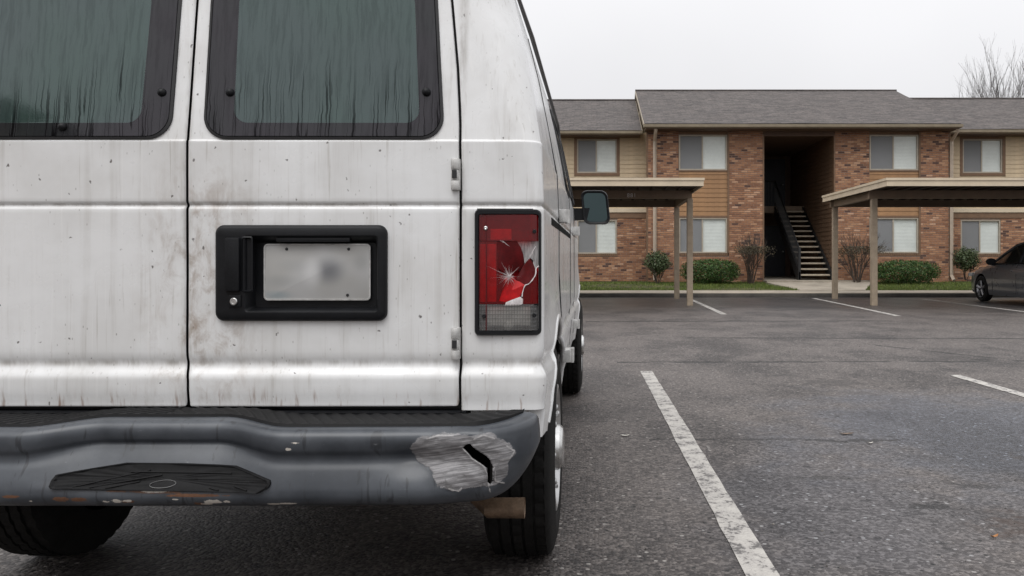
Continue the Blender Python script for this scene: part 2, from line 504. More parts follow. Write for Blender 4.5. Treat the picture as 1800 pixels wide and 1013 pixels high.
    kerb_band = M(nt, 'MULTIPLY', STEP(nt, M(nt, 'MULTIPLY_ADD', NOISE(nt, SCALE(nt, co, (0.5, 1, 1)), 1.1, 5.0), 4.0, c=y), 17.0, 20.5), 1.0)
    c = MIX(nt, M(nt, 'MULTIPLY', kerb_band, 0.55), c, (0.026, 0.027, 0.030))
    # cracks
    cw = NOISE(nt, co, 2.0, 6.0, 0.7)
    cw2 = NOISE(nt, co, 22.0, 3.0, 0.7)
    wob = M(nt, 'MULTIPLY_ADD', cw2, 0.06, c=M(nt, 'MULTIPLY', cw, 0.35))
    crk = None
    for (x0, x1, yc, sl, wd) in ((0.3, 1.75, 4.72, 0.0, 0.036), (3.3, 4.2, 10.0, -1.6, 0.11), (0.2, 6, 8.25, 0.02, 0.06), (1.2, 9, 10.8, -0.02, 0.09), (-0.2, 5, 13.6, 0.03, 0.12), (3.9, 5.6, 8.5, -0.3, .07)):
        yl = M(nt, 'MULTIPLY_ADD', M(nt, 'ADD', x, -x0), -sl, c=M(nt, 'ADD', y, -yc))
        d = M(nt, 'ABSOLUTE', M(nt, 'ADD', yl, M(nt, 'ADD', wob, -0.2)))
        k = M(nt, 'MULTIPLY', STEP(nt, d, wd, wd * 0.3), M(nt, 'MULTIPLY', M(nt, 'GREATER_THAN', x, x0), M(nt, 'LESS_THAN', x, x1)))
        k = M(nt, 'MULTIPLY', k, STEP(nt, cw, 0.36, 0.50))
        crk = k if crk is None else M(nt, 'MAXIMUM', crk, k)
    c = MIX(nt, M(nt, 'MULTIPLY', crk, 0.85), c, (0.012, 0.011, 0.011))
    slick = M(nt, 'MAXIMUM', blue, kerb_band)
    ro = M(nt, 'MULTIPLY_ADD', slick, -0.26, c=M(nt, 'MULTIPLY_ADD', mid, -0.20, c=0.70))
    b = pbsdf(nt, out, Base_Color=c, Roughness=ro)
    b.inputs['Specular IOR Level'].default_value = 0.4
    h = M(nt, 'ADD', M(nt, 'MULTIPLY', vo.outputs['Distance'], -0.9), M(nt, 'MULTIPLY_ADD', fine, 0.8, c=M(nt, 'MULTIPLY', crk, -2.0)))
    nt.links.new(bump(nt, h, 0.75, 0.006), b.inputs['Normal'])
    return m

def line_paint_mat():
    """worn road paint: asphalt shows through where it has flaked"""
    m, nt, out = newmat('worn_line_paint')
    co = OBJCO(nt)
    w = NOISE(nt, co, 9.0, 6.0, 0.72)
    pit = node(nt, 'TexVoronoi', {'Vector': co, 'Scale': 75.0}).outputs['Distance']
    w2 = NOISE(nt, co, 55.0, 4.0, 0.7)
    worn = M(nt, 'MAXIMUM', STEP(nt, M(nt, 'MULTIPLY_ADD', w2, 0.6, c=w), 0.82, 0.92), STEP(nt, M(nt, 'MULTIPLY_ADD', w, 0.5, c=M(nt, 'MULTIPLY', w2, 0.9)), 0.76, 0.85))
    tint = MIX(nt, STEP(nt, w, 0.3, 0.65), (0.50, 0.48, 0.44), (0.36, 0.34, 0.32))
    c = MIX(nt, M(nt, 'MULTIPLY', worn, 0.85), tint, (0.075, 0.07, 0.068))
    b = pbsdf(nt, out, Base_Color=c, Roughness=0.65)
    nt.links.new(bump(nt, M(nt, 'MULTIPLY_ADD', w2, 1.0, c=M(nt, 'MULTIPLY', pit, -0.8)), 0.5, 0.004), b.inputs['Normal'])
    return m

def brick_mat(name, per_object):
    m, nt, out = newmat(name)
    co = OBJCO(nt)
    rnd = node(nt, 'ObjectInfo').outputs['Random'] if per_object else node(nt, 'NewGeometry').outputs['Random Per Island']
    rp = node(nt, 'ValToRGB', {0: rnd})
    el = rp.color_ramp.elements
    el[0].position = 0.0; el[0].color = (0.085, 0.046, 0.036, 1)
    el[1].position = 1.0; el[1].color = (0.58, 0.36, 0.24, 1)
    for p, c in ((0.055, (0.10, 0.052, 0.040, 1)), (0.075, (0.235, 0.110, 0.062, 1)), (0.45, (0.325, 0.158, 0.086, 1)), (0.72, (0.41, 0.210, 0.113, 1)), (0.90, (0.49, 0.275, 0.155, 1))):
        e = el.new(p); e.color = c
    n = NOISE(nt, co, 22.0, 4.0, 0.65)
    c = MIX(nt, M(nt, 'MULTIPLY', STEP(nt, n, 0.35, 0.75), 0.30), rp.outputs[0], (0.12, 0.07, 0.055))
    b = pbsdf(nt, out, Base_Color=c, Roughness=0.85)
    nt.links.new(bump(nt, NOISE(nt, co, 70.0, 4.0, 0.7), 0.5, 0.004), b.inputs['Normal'])
    return m

def shingle_mat():
    m, nt, out = newmat('asphalt_shingles')
    co = OBJCO(nt)
    x, y, z = XYZ(nt, co)
    v = node(nt, 'CombineXYZ', {0: x, 1: M(nt, 'MULTIPLY', z, 2.6), 2: 0.0}).outputs[0]
    br = node(nt, 'TexBrick', {'Vector': v, 'Color1': (0.0, 0.0, 0.0), 'Color2': (1, 1, 1), 'Mortar': (0.5, 0.5, 0.5), 'Scale': 1.0, 'Mortar Size': 0.012, 'Brick Width': 0.31, 'Row Height': 0.145}, offset=0.37)
    rnd, _, _ = XYZ(nt, br.outputs[0])
    n = NOISE(nt, co, 0.9, 5.0, 0.6)
    c = MIX(nt, rnd, (0.041, 0.032, 0.029), (0.136, 0.112, 0.101))
    c = MIX(nt, M(nt, 'MULTIPLY', STEP(nt, n, 0.4, 0.7), 0.4), c, (0.072, 0.063, 0.060))
    c = MIX(nt, M(nt, 'MULTIPLY', br.outputs['Fac'], 0.7), c, (0.045, 0.04, 0.04))
    c = MIX(nt, 0.35, c, MIX(nt, STEP(nt, NOISE(nt, SCALE(nt, co, (1, 2, 3)), 9.0, 4.0, 0.7), 0.32, 0.68), (0.02, 0.02, 0.02), (0.20, 0.185, 0.18)))
    b = pbsdf(nt, out, Base_Color=c, Roughness=0.9)
    nt.links.new(bump(nt, M(nt, 'MULTIPLY_ADD', br.outputs['Fac'], -1.0, c=M(nt, 'MULTIPLY', rnd, 0.6)), 0.8, 0.02), b.inputs['Normal'])
    return m

def leaf_mat(name, c0, c1, rough=0.5):
    m, nt, out = newmat(name)
    rnd = node(nt, 'NewGeometry').outputs['Random Per Island']
    c = MIX(nt, rnd, c0, c1)
    b = pbsdf(nt, out, Base_Color=c, Roughness=rough)
    b.inputs['Specular IOR Level'].default_value = 0.35
    return m

def red_lens_mat():
    m, nt, out = newmat('red_lens')
    co = OBJCO(nt)
    x, y, z = XYZ(nt, co)
    fr = thin_fresnel(nt, 1.5)
    tr = node(nt, 'BsdfTransparent', {'Color': (0.88, 0.012, 0.02, 1)})
    df = node(nt, 'BsdfDiffuse', {'Color': (0.30, 0.003, 0.006, 1)})
    base = node(nt, 'MixShader', {0: 0.28, 1: tr.outputs[0], 2: df.outputs[0]})
    wv = M(nt, 'SINE', M(nt, 'MULTIPLY', x, 2 * pi / 0.0042))
    bp = bump(nt, M(nt, 'MULTIPLY_ADD', wv, 0.6, c=NOISE(nt, co, 60.0, 3.0)), 0.18, 0.002)
    gl = node(nt, 'BsdfGlossy', {'Roughness': 0.10, 'Normal': bp})
    mx = node(nt, 'MixShader', {0: fr.outputs[0], 1: base.outputs[0], 2: gl.outputs[0]})
    nt.links.new(mx.outputs[0], out.inputs[0])
    return m

def clear_lens_mat():
    m, nt, out = newmat('clear_lens')
    co = OBJCO(nt)
    x, y, z = XYZ(nt, co)
    fr = thin_fresnel(nt, 1.5)
    gx = M(nt, 'SINE', M(nt, 'MULTIPLY', x, 2 * pi / 0.0078)); gz = M(nt, 'SINE', M(nt, 'MULTIPLY', z, 2 * pi / 0.012))
    line = M(nt, 'MAXIMUM', STEP(nt, gx, 0.55, 0.95), STEP(nt, gz, 0.7, 0.98))
    tr = node(nt, 'BsdfTransparent', {'Color': MIX(nt, line, (0.90, 0.90, 0.87), (0.40, 0.40, 0.39))})
    df = node(nt, 'BsdfDiffuse', {'Color': (0.26, 0.255, 0.25, 1)})
    base = node(nt, 'MixShader', {0: 0.30, 1: tr.outputs[0], 2: df.outputs[0]})
    gl = node(nt, 'BsdfGlossy', {'Roughness': 0.10, 'Normal': bump(nt, M(nt, 'ADD', gx, gz), 0.35, 0.002)})
    mx = node(nt, 'MixShader', {0: fr.outputs[0], 1: base.outputs[0], 2: gl.outputs[0]})
    nt.links.new(mx.outputs[0], out.inputs[0])
    return m

def plate_mat():
    """pale registration plate whose print is only a soft smudge"""
    m, nt, out = newmat('plate_face')
    co = OBJCO(nt)
    x, y, z = XYZ(nt, co)
    c = MIX(nt, STEP(nt, NOISE(nt, co, 7.0, 1.0), 0.35, 0.7), (0.40, 0.395, 0.38), (0.47, 0.47, 0.465))
    for (cx, cz, rx, rz, k, col) in ((0.405, 1.015, 0.045, 0.040, 0.75, (0.13, 0.135, 0.15)), (0.355, 1.01, 0.03, 0.045, 0.6, (0.66, 0.66, 0.66)), (0.265, 0.985, 0.05, 0.02, 0.4, (0.27, 0.28, 0.28)), (0.255, 0.945, 0.045, 0.014, 0.5, (0.26, 0.34, 0.37)), (0.495, 1.04, 0.025, 0.03, 0.5, (0.28, 0.28, 0.27)), (0.30, 1.03, .05, .02, .3, (.3, .31, .31)), (0.45, 1.07, .06, .012, .35, (.36, .35, .33))):
        dx = M(nt, 'DIVIDE', M(nt, 'ADD', x, -cx), rx); dz = M(nt, 'DIVIDE', M(nt, 'ADD', z, -cz), rz)
        d = M(nt, 'SQRT', M(nt, 'ADD', M(nt, 'MULTIPLY', dx, dx), M(nt, 'MULTIPLY', dz, dz)))
        c = MIX(nt, M(nt, 'MULTIPLY', STEP(nt, d, 1.35, 0.1), k), c, col)
    b = pbsdf(nt, out, Base_Color=c, Roughness=0.45)
    return m

MT = {}
MT['paint'] = van_paint()
MT['glass'] = wet_glass('misted_rear_glass', (0.036, 0.050, 0.050))
MT['frit'] = wet_glass('glass_border', (0.026, 0.024, 0.028), True)
MT['bumper'] = bumper_mat()
MT['rubber'] = simple('black_rubber', (0.014, 0.014, 0.015), 0.62, var=0.25, scale=20)
MT['tyre'] = simple('tyre_rubber', (0.011, 0.0105, 0.010), 0.75, var=0.35, scale=14, bmp=0.25, bscale=90, spec=0.2)
MT['plastic'] = simple('black_plastic', (0.008, 0.0085, 0.010), 0.45, var=0.2, scale=8, bmp=0.12, bscale=220, spec=0.22)
MT['step'] = simple('step_pad_rubber', (0.0085, 0.0085, 0.009), 0.55, var=0.3, scale=12, bmp=0.1, spec=0.14)
MT['void'] = simple('dark_underbody', (0.007, 0.0065, 0.006), 0.9, var=0.3, spec=0.1)
MT['chrome'] = simple('worn_chrome', (0.62, 0.62, 0.61), 0.28, metal=1.0, var=0.12, scale=30)
MT['silver'] = simple('reflector_silver', (0.46, 0.44, 0.43), 0.38, metal=0.15, var=0.2, scale=40, bmp=0.5, bscale=260)
MT['hinge'] = simple('hinge_white', (0.52, 0.515, 0.50), 0.4, var=0.2, scale=40)
MT['redlens'] = red_lens_mat()
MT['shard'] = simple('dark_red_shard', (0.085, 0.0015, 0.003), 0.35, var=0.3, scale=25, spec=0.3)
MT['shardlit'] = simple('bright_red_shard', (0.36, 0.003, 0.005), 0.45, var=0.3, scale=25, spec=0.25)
MT['bowl'] = simple('lamp_bowl', (0.16, 0.10, 0.10), 0.5, var=0.4, scale=30)
MT['silvergrey'] = simple('ribbed_reflector', (0.34, 0.33, 0.33), 0.4, metal=0.3, var=0.45, scale=30, bmp=0.4, bscale=200, stretch=(12, 12, 1.2))
MT['redinner'] = simple('red_inner', (0.34, 0.01, 0.015), 0.35, var=0.4, scale=30)
MT['clearlens'] = clear_lens_mat()
MT['whitecrack'] = simple('crazed_plastic', (0.78, 0.72, 0.72), 0.5, var=0.2, scale=60)
MT['plate'] = plate_mat()
MT['exhaust'] = simple('rusty_exhaust', (0.17, 0.115, 0.075), 0.55, metal=0.3, var=0.35, scale=18, bmp=0.2)
MT['sideglass'] = simple('dark_side_glass', (0.012, 0.014, 0.015), 0.06, var=0.2)
MT['drip'] = simple('grey_drip_rail', (0.10, 0.10, 0.10), 0.45, var=0.2)
MT['mirror'] = simple('mirror_glass', (0.055, 0.076, 0.078), 0.05, metal=1.0, var=0.03)
MT['steel'] = simple('wheel_steel', (0.50, 0.50, 0.50), 0.35, metal=0.9, var=0.15)
MT['asphalt'] = asphalt_mat()
MT['line'] = line_paint_mat()
MT['brick1'] = brick_mat('brick_single', True)
MT['brickn'] = brick_mat('brick_mass', False)
MT['mortar'] = simple('mortar', (0.27, 0.19, 0.145), 0.9, var=0.2, scale=12, bmp=0.3)
MT['shingle'] = shingle_mat()
MT['tan'] = simple('tan_siding', (0.56, 0.44, 0.29), 0.6, var=0.10, scale=4, stretch=(1, 1, 1))
MT['brown'] = simple('brown_siding', (0.33, 0.18, 0.082), 0.6, var=0.12, scale=4)
MT['trim'] = simple('brown_trim', (0.18, 0.105, 0.060), 0.6, var=0.12, scale=6)
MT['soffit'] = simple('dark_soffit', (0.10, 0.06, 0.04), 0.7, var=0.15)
MT['gutter'] = simple('gutter_tan', (0.30, 0.25, 0.18), 0.5, var=0.12, scale=5)
MT['spout'] = simple('downspout_cream', (0.46, 0.38, 0.30), 0.5, var=0.08, scale=5)
MT['winframe'] = simple('window_frame_beige', (0.40, 0.35, 0.28), 0.45, var=0.08)
MT['blind'] = simple('window_blind', (0.74, 0.76, 0.73), 0.7, var=0.05, scale=2)
MT['curtain'] = simple('dim_curtain', (0.48, 0.485, 0.485), 0.8, var=0.15, scale=2)
MT['pane'] = glassy('window_pane', (0.97, 0.985, 0.98, 1))[0]
MT['screen'] = glassy('window_screen', (0.75, 0.76, 0.77, 1), 0.3, (0.31, 0.315, 0.32, 1), 0.6, 1.2)[0]
MT['room'] = simple('dark_room', (0.02, 0.02, 0.02), 0.9)
MT['door'] = simple('dark_door', (0.020, 0.022, 0.030), 0.5, var=0.2)
MT['iron'] = simple('black_iron', (0.015, 0.015, 0.016), 0.5, var=0.2)
MT['tread'] = simple('concrete_tread', (0.42, 0.36, 0.28), 0.8, var=0.15, scale=8)
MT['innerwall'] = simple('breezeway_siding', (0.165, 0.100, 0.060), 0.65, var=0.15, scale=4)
MT['concrete'] = simple('pale_concrete', (0.33, 0.29, 0.235), 0.85, var=0.18, scale=1.5, bmp=0.3, bscale=40)
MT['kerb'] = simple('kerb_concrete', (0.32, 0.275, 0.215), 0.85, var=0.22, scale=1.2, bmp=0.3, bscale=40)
MT['kerbface'] = simple('dark_kerb_face', (0.055, 0.05, 0.043), 0.8, var=0.35, scale=1.6, bmp=0.3, bscale=40)  # kerb front, a much darker tone than the rest of the kerb
MT['soil'] = simple('lawn_soil', (0.065, 0.062, 0.022), 0.95, var=0.4, scale=2.0, bmp=0.5, bscale=30)
MT['grass'] = leaf_mat('grass_blades', (0.045, 0.085, 0.014), (0.17, 0.21, 0.045), 0.6)
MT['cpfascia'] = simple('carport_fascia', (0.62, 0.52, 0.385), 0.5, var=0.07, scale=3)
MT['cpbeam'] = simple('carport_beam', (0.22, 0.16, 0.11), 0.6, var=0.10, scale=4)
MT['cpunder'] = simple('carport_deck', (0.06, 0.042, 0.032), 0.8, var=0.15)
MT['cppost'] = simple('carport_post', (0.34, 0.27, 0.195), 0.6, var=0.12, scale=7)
MT['sign'] = simple('sign_white', (0.8, 0.78, 0.75), 0.6)
MT['leafdark'] = leaf_mat('hedge_leaf', (0.016, 0.044, 0.010), (0.075, 0.140, 0.032))
MT['leafmid'] = leaf_mat('shrub_leaf', (0.026, 0.046, 0.016), (0.095, 0.125, 0.055))
MT['leafdry'] = leaf_mat('dry_leaf', (0.040, 0.034, 0.020), (0.100, 0.085, 0.050))
MT['twig'] = simple('twig_bark', (0.070, 0.052, 0.040), 0.85, var=0.3, scale=10)
MT['bark'] = simple('grey_bark', (0.085, 0.075, 0.070), 0.9, var=0.3, scale=3)
MT['carpaint'] = simple('grey_car_paint', (0.125, 0.13, 0.14), 0.30, metal=0.3, var=0.05, coat=0.5)
MT['carglass'] = simple('car_glass', (0.012, 0.015, 0.014), 0.05, var=0.1)
MT['alloy'] = simple('alloy_wheel', (0.30, 0.30, 0.31), 0.38, metal=0.8, var=0.1)
MT['headlamp'] = simple('headlamp', (0.45, 0.46, 0.46), 0.15, var=0.1)
MT['leaforange'] = simple('fallen_leaf', (0.36, 0.17, 0.06), 0.7, var=0.3, scale=60)
MT['scrap'] = simple('pale_scrap', (0.60, 0.57, 0.52), 0.8, var=0.15, scale=60)
MT['chips'] = leaf_mat('stone_chips', (0.03, 0.028, 0.027), (0.24, 0.22, 0.20), 0.8)
# ------------------------------------------------------------------ ground
Y_KERB, Y_WALK, Y_MAIN, Y_WING, BASE = 22.1, 23.5, 27.0, 28.0, 0.27
g = mk('parking_lot', [(-300, -300, 0), (300, -300, 0), (300, 400, 0), (-300, 400, 0)], [(0, 1, 2, 3)], MT['asphalt'])
tag(g, 'weathered grey asphalt of the parking lot', 'asphalt', kind='structure')

def road_line(pts, w, label):
    """painted strip along ground points, edges slightly ragged"""
    L = []; R = []
    n = 60
    tot = [Vector(p) for p in pts]
    for k in range(n + 1):
        f = k / n * (len(tot) - 1); i = min(int(f), len(tot) - 2); p = tot[i].lerp(tot[i + 1], f - i)
        d = (tot[i + 1] - tot[i]).normalized(); nr = Vector((d.y, -d.x))
        a = w / 2 + 0.006 * pnoise(k * 0.9, 1.3, w * 50); b = w / 2 + 0.006 * pnoise(k * 0.9, 7.7, w * 80)
        L.append(p - nr * a); R.append(p + nr * b)
    vs = [(p.x, p.y, 0.004) for p in L] + [(p.x, p.y, 0.004) for p in R]
    fs = [(i, n + 1 + i, n + 2 + i, i + 1) for i in range(n)]
    tag(mk('parking_line', vs, fs, MT['line']), label, 'road marking', kind='structure')

road_line([(0.58, 0.4), (0.545, 2.69), (0.456, 7.58)], 0.112, 'long worn white line beside the van')
road_line([(3.45, 1.5), (3.275, 6.24), (3.217, 7.325)], 0.105, 'white line at the right edge')
road_line([(2.386, 15.3), (2.405, 20.85)], 0.115, 'white line at the left carport post')
road_line([(5.50, 14.87), (5.62, 18.0), (5.72, 21.5)], 0.12, 'white line at the right carport post')
road_line([(8.44, 15.0), (8.44, 21.1)], 0.12, 'white line beside the parked car')
road_line([(-2.52, 0.4), (-2.50, 7.58)], 0.112, 'white line on the far side of the van')

# kerb with a rounded nose, walk, lawn and path
prof = [(Y_KERB, 0.0), (Y_KERB + 0.012, 0.085), (Y_KERB + 0.03, 0.112), (Y_KERB + 0.06, 0.122), (Y_KERB + 0.17, 0.124), (Y_KERB + 0.17, 0.0)]
vs = []; fs = []; mi = []
N = 120
for k in range(N + 1):
    X = -60 + 120 * k / N
    for j, (y, z) in enumerate(prof):
        vs.append((X, y + (0.006 * pnoise(X * 1.3, j) if j < 4 else 0), z + (0.006 * pnoise(X * .8, 3.1) if j > 0 else 0)))
L = len(prof)
for k in range(N):
    for j in range(L - 1):
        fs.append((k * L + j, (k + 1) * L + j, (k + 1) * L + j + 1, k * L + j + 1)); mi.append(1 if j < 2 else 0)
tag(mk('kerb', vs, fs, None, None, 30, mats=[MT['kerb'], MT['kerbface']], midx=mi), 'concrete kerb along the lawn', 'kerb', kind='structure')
gg = G()
wk = mk('sidewalk', [(-60, Y_KERB + .17, .119), (60, Y_KERB + .17, .119), (60, Y_WALK, .135), (-60, Y_WALK, .135)], [(0, 1, 2, 3)], MT['concrete'])
tag(wk, 'pale concrete walk behind the kerb', 'pavement', kind='structure')
def lawn_z(x, y):
    t = max(0, min(1, (y - Y_WALK) / (Y_MAIN - Y_WALK)))
    return 0.130 + 0.14 * t + 0.02 * pnoise(x * .6, y * .6) * min(1, t * 6)
vs = []; fs = []
nx, ny = 160, 12
for j in range(ny + 1):
    for i in range(nx + 1):
        X = -60 + 120 * i / nx; Y = Y_WALK - 0.02 + (Y_WING + 1.5 - Y_WALK) * j / ny
        vs.append((X, Y, lawn_z(X, Y)))
for j in range(ny):
    for i in range(nx):
        a = j * (nx + 1) + i; fs.append((a, a + 1, a + nx + 2, a + nx + 1))
vs += [(-60, 29.4, .2), (60, 29.4, .2), (60, 120, .2), (-60, 120, .2)]
fs.append((len(vs) - 4, len(vs) - 3, len(vs) - 2, len(vs) - 1))
tag(mk('lawn', vs, fs, MT['soil'], None, 60), 'strip of lawn in front of the apartments', 'lawn', kind='structure')
pv = G()
pth = [(5.85, Y_WALK), (7.75, Y_WALK), (8.5, 25.4), (8.9, 26.3), (5.45, 26.3), (5.6, 25.2)]
pv.prism(pth, lambda p: (p[0], p[1], 0.11), lambda p: (p[0], p[1], 0.150 + 0.145 * (p[1] - Y_WALK) / 2.8))
tag(pv.obj('path', MT['concrete'], recalc=True), 'concrete path from the kerb to the stairs', 'path', kind='structure')

# grass blades
random.seed(11)
vs = []; fs = []
for k in range(42000):
    X = random.uniform(-2.5, 17.5); Y = Y_WALK + 3.4 * random.random() ** 1.3
    if inpoly((X, Y), pth): continue
    bare = pnoise(X * .5, Y * .7, 4.2) + (0.35 if 2.0 < X < 5.2 and Y < 24.6 else 0)
    if bare > 0.32 and random.random() < 0.8: continue
    z = lawn_z(X, Y) - 0.005; h = random.uniform(.035, .085); a = random.uniform(0, 2 * pi); w = random.uniform(.006, .011)
    dx, dy = cos(a) * w, sin(a) * w; lx, ly = random.uniform(-.03, .03), random.uniform(-.03, .03)
    b = len(vs)
    vs += [(X - dx, Y - dy, z), (X + dx, Y + dy, z), (X + lx, Y + ly, z + h)]
    fs.append((b, b + 1, b + 2))
tag(mk('grass', vs, fs, MT['grass']), 'short winter grass on the strip by the wall', 'grass', kind='stuff')

# loose chips on the near asphalt
vs = []; fs = []
for k in range(4200):
    r = random.random()
    Y = 1.9 + 9 * r * r; X = random.uniform(-3.2, 0.62 * Y + 0.6)
    s = random.uniform(.0015, .0045) * (1.0 if random.random() < .95 else 1.8)
    a = random.uniform(0, pi); b = len(vs)
    for t in range(4):
        an = a + t * pi / 2 + random.uniform(-.4, .4); q = s * random.uniform(.7, 1.2)
        vs.append((X + cos(an) * q, Y + sin(an) * q, 0.001))
    vs.append((X, Y, s * random.uniform(.5, 1.0)))
    fs += [(b, b + 1, b + 4), (b + 1, b + 2, b + 4), (b + 2, b + 3, b + 4), (b + 3, b, b + 4)]
tag(mk('gravel', vs, fs, MT['chips']), 'loose stone chips scattered over the asphalt', 'gravel', kind='stuff')

# ------------------------------------------------------------------ apartment building
apt = empty('apartment_building', (6.6, Y_MAIN, BASE), 0, 'two storey brown brick apartment block with shingle roofs and dark open stairwell', 'building')
OX, OY, OZ = 6.6, Y_MAIN, BASE
def bobj(gm, name, mat, parent=None, smooth=0, recalc=False):
    """mesh given in world metres, stored relative to the building's base"""
    gm.v = [(x - OX, y - OY, z - OZ) for (x, y, z) in gm.v]
    return gm.obj(name, mat, apt if parent is None else parent, smooth, recalc)

BL, BH, BM = 0.198, 0.060, 0.010
def brick_cells(x0, x1, z0, z1, holes=()):
    out = []
    row = 0; z = z0
    while z + BH <= z1 + 0.02:
        off = 0 if row % 2 == 0 else (BL + BM) / 2
        x = x0 - off
        while x < x1:
            a, b = max(x, x0), min(x + BL, x1)
            if b - a > 0.03:
                segs = [(a, b)]
                for (hx0, hx1, hz0, hz1) in holes:
                    if z + BH > hz0 and z < hz1:
                        ns = []
                        for (p, q) in segs:
                            if q <= hx0 or p >= hx1: ns.append((p, q))
                            else:
                                if hx0 - p > 0.03: ns.append((p, hx0))
                                if q - hx1 > 0.03: ns.append((hx1, q))
                        segs = ns
                out += [(p, q, z, min(z + BH, z1)) for p, q in segs]
            x += BL + BM
        z += BH + BM; row += 1
    return out

def add_brick(gm, p, q, z0, z1, Y):
    d = random.uniform(0.004, 0.010); c = 0.004
    y1 = Y + 0.02; y0 = Y - d
    gm.add([(p, y1, z0), (q, y1, z0), (q, y1, z1), (p, y1, z1), (p + c, y0, z0 + c), (q - c, y0, z0 + c), (q - c, y0, z1 - c), (p + c, y0, z1 - c)],
           [(4, 5, 6, 7), (0, 1, 5, 4), (1, 2, 6, 5), (2, 3, 7, 6), (3, 0, 4, 7)])

random.seed(3)
def brick_wall(x0, x1, z0, z1, Y, holes=(), singles=False, thick=0.2):
    """mortar slab with a real brick skin; holes are window openings"""
    gm = G()
    xs = sorted({x0, x1, *[h for w in holes for h in w[:2] if x0 < h < x1]}); zs = sorted({z0, z1, *[h for w in holes for h in w[2:] if z0 < h < z1]})
    for xa, xb in zip(xs, xs[1:]):
        for za, zb in zip(zs, zs[1:]):
            if any(h[0] - 1e-4 <= xa and xb <= h[1] + 1e-4 and h[2] - 1e-4 <= za and zb <= h[3] + 1e-4 for h in holes): continue
            gm.box(xa, xb, Y, Y + thick, za, zb)
    w = bobj(gm, 'brick_wall', MT['mortar'])
    cells = brick_cells(x0 + .004, x1 - .004, z0 + .006, z1 - .006, holes)
    mass = G(); n1 = 0
    if singles:
        base = {}
        for (p, q, a, b) in cells:
            if n1 < 300:
                key = (round(q - p, 3), round(b - a, 3))
                if key not in base:
                    t = G(); add_brick(t, 0, q - p, 0, b - a, 0)
                    me = bpy.data.meshes.new('brick'); me.from_pydata(t.v, [], t.f); me.materials.append(MT['brick1']); me.update(); base[key] = me
                o = link('brick', base[key], w, (p - OX, Y - OY - random.uniform(0, .004), a - OZ))
                n1 += 1
            else:
                add_brick(mass, p, q, a, b, Y)
    else:
        for c in cells: add_brick(mass, *c, Y)
    if mass.v:
        tag(bobj(mass, 'brick_facing', MT['brickn'], w), kind='stuff')
    return w

def board_wall(x0, x1, z0, z1, Y, mat, holes=(), pitch=0.152, thick=0.15, name='siding_wall'):
    gm = G()
    xs = sorted({x0, x1, *[h for w in holes for h in w[:2]]}); zs = sorted({z0, z1, *[h for w in holes for h in w[2:]]})
    for xa, xb in zip(xs, xs[1:]):
        for za, zb in zip(zs, zs[1:]):
            if any(h[0] - 1e-4 <= xa and xb <= h[1] + 1e-4 and h[2] - 1e-4 <= za and zb <= h[3] + 1e-4 for h in holes): continue
            gm.box(xa, xb, Y, Y + thick, za, zb)
    w = bobj(gm, name, mat)
    z = z0
    cache = {}
    while z < z1 - 0.02:
        zt = min(z + pitch, z1)
        segs = [(x0, x1)]
        for (hx0, hx1, hz0, hz1) in holes:
            if zt > hz0 + .02 and z < hz1 - .02:
                segs = [s for (p, q) in segs for s in ((p, min(q, hx0)), (max(p, hx1), q)) if s[1] - s[0] > .03]
        for (p, q) in segs:
            key = (round(q - p, 3), round(zt - z, 3))
            if key not in cache:
                t = G(); h = zt - z; Ln = q - p
                t.add([(0, -.022, 0), (Ln, -.022, 0), (Ln, -.006, h), (0, -.006, h), (0, .01, 0), (Ln, .01, 0), (Ln, .01, h), (0, .01, h)],
                      [(0, 1, 2, 3), (4, 5, 1, 0), (0, 3, 7, 4), (1, 5, 6, 2)])
                me = bpy.data.meshes.new('board'); me.from_pydata(t.v, [], t.f); me.materials.append(mat); me.update(); cache[key] = me
            link('board', cache[key], w, (p - OX, Y - OY - random.uniform(0, .003), z - OZ))
        z = zt
    return w

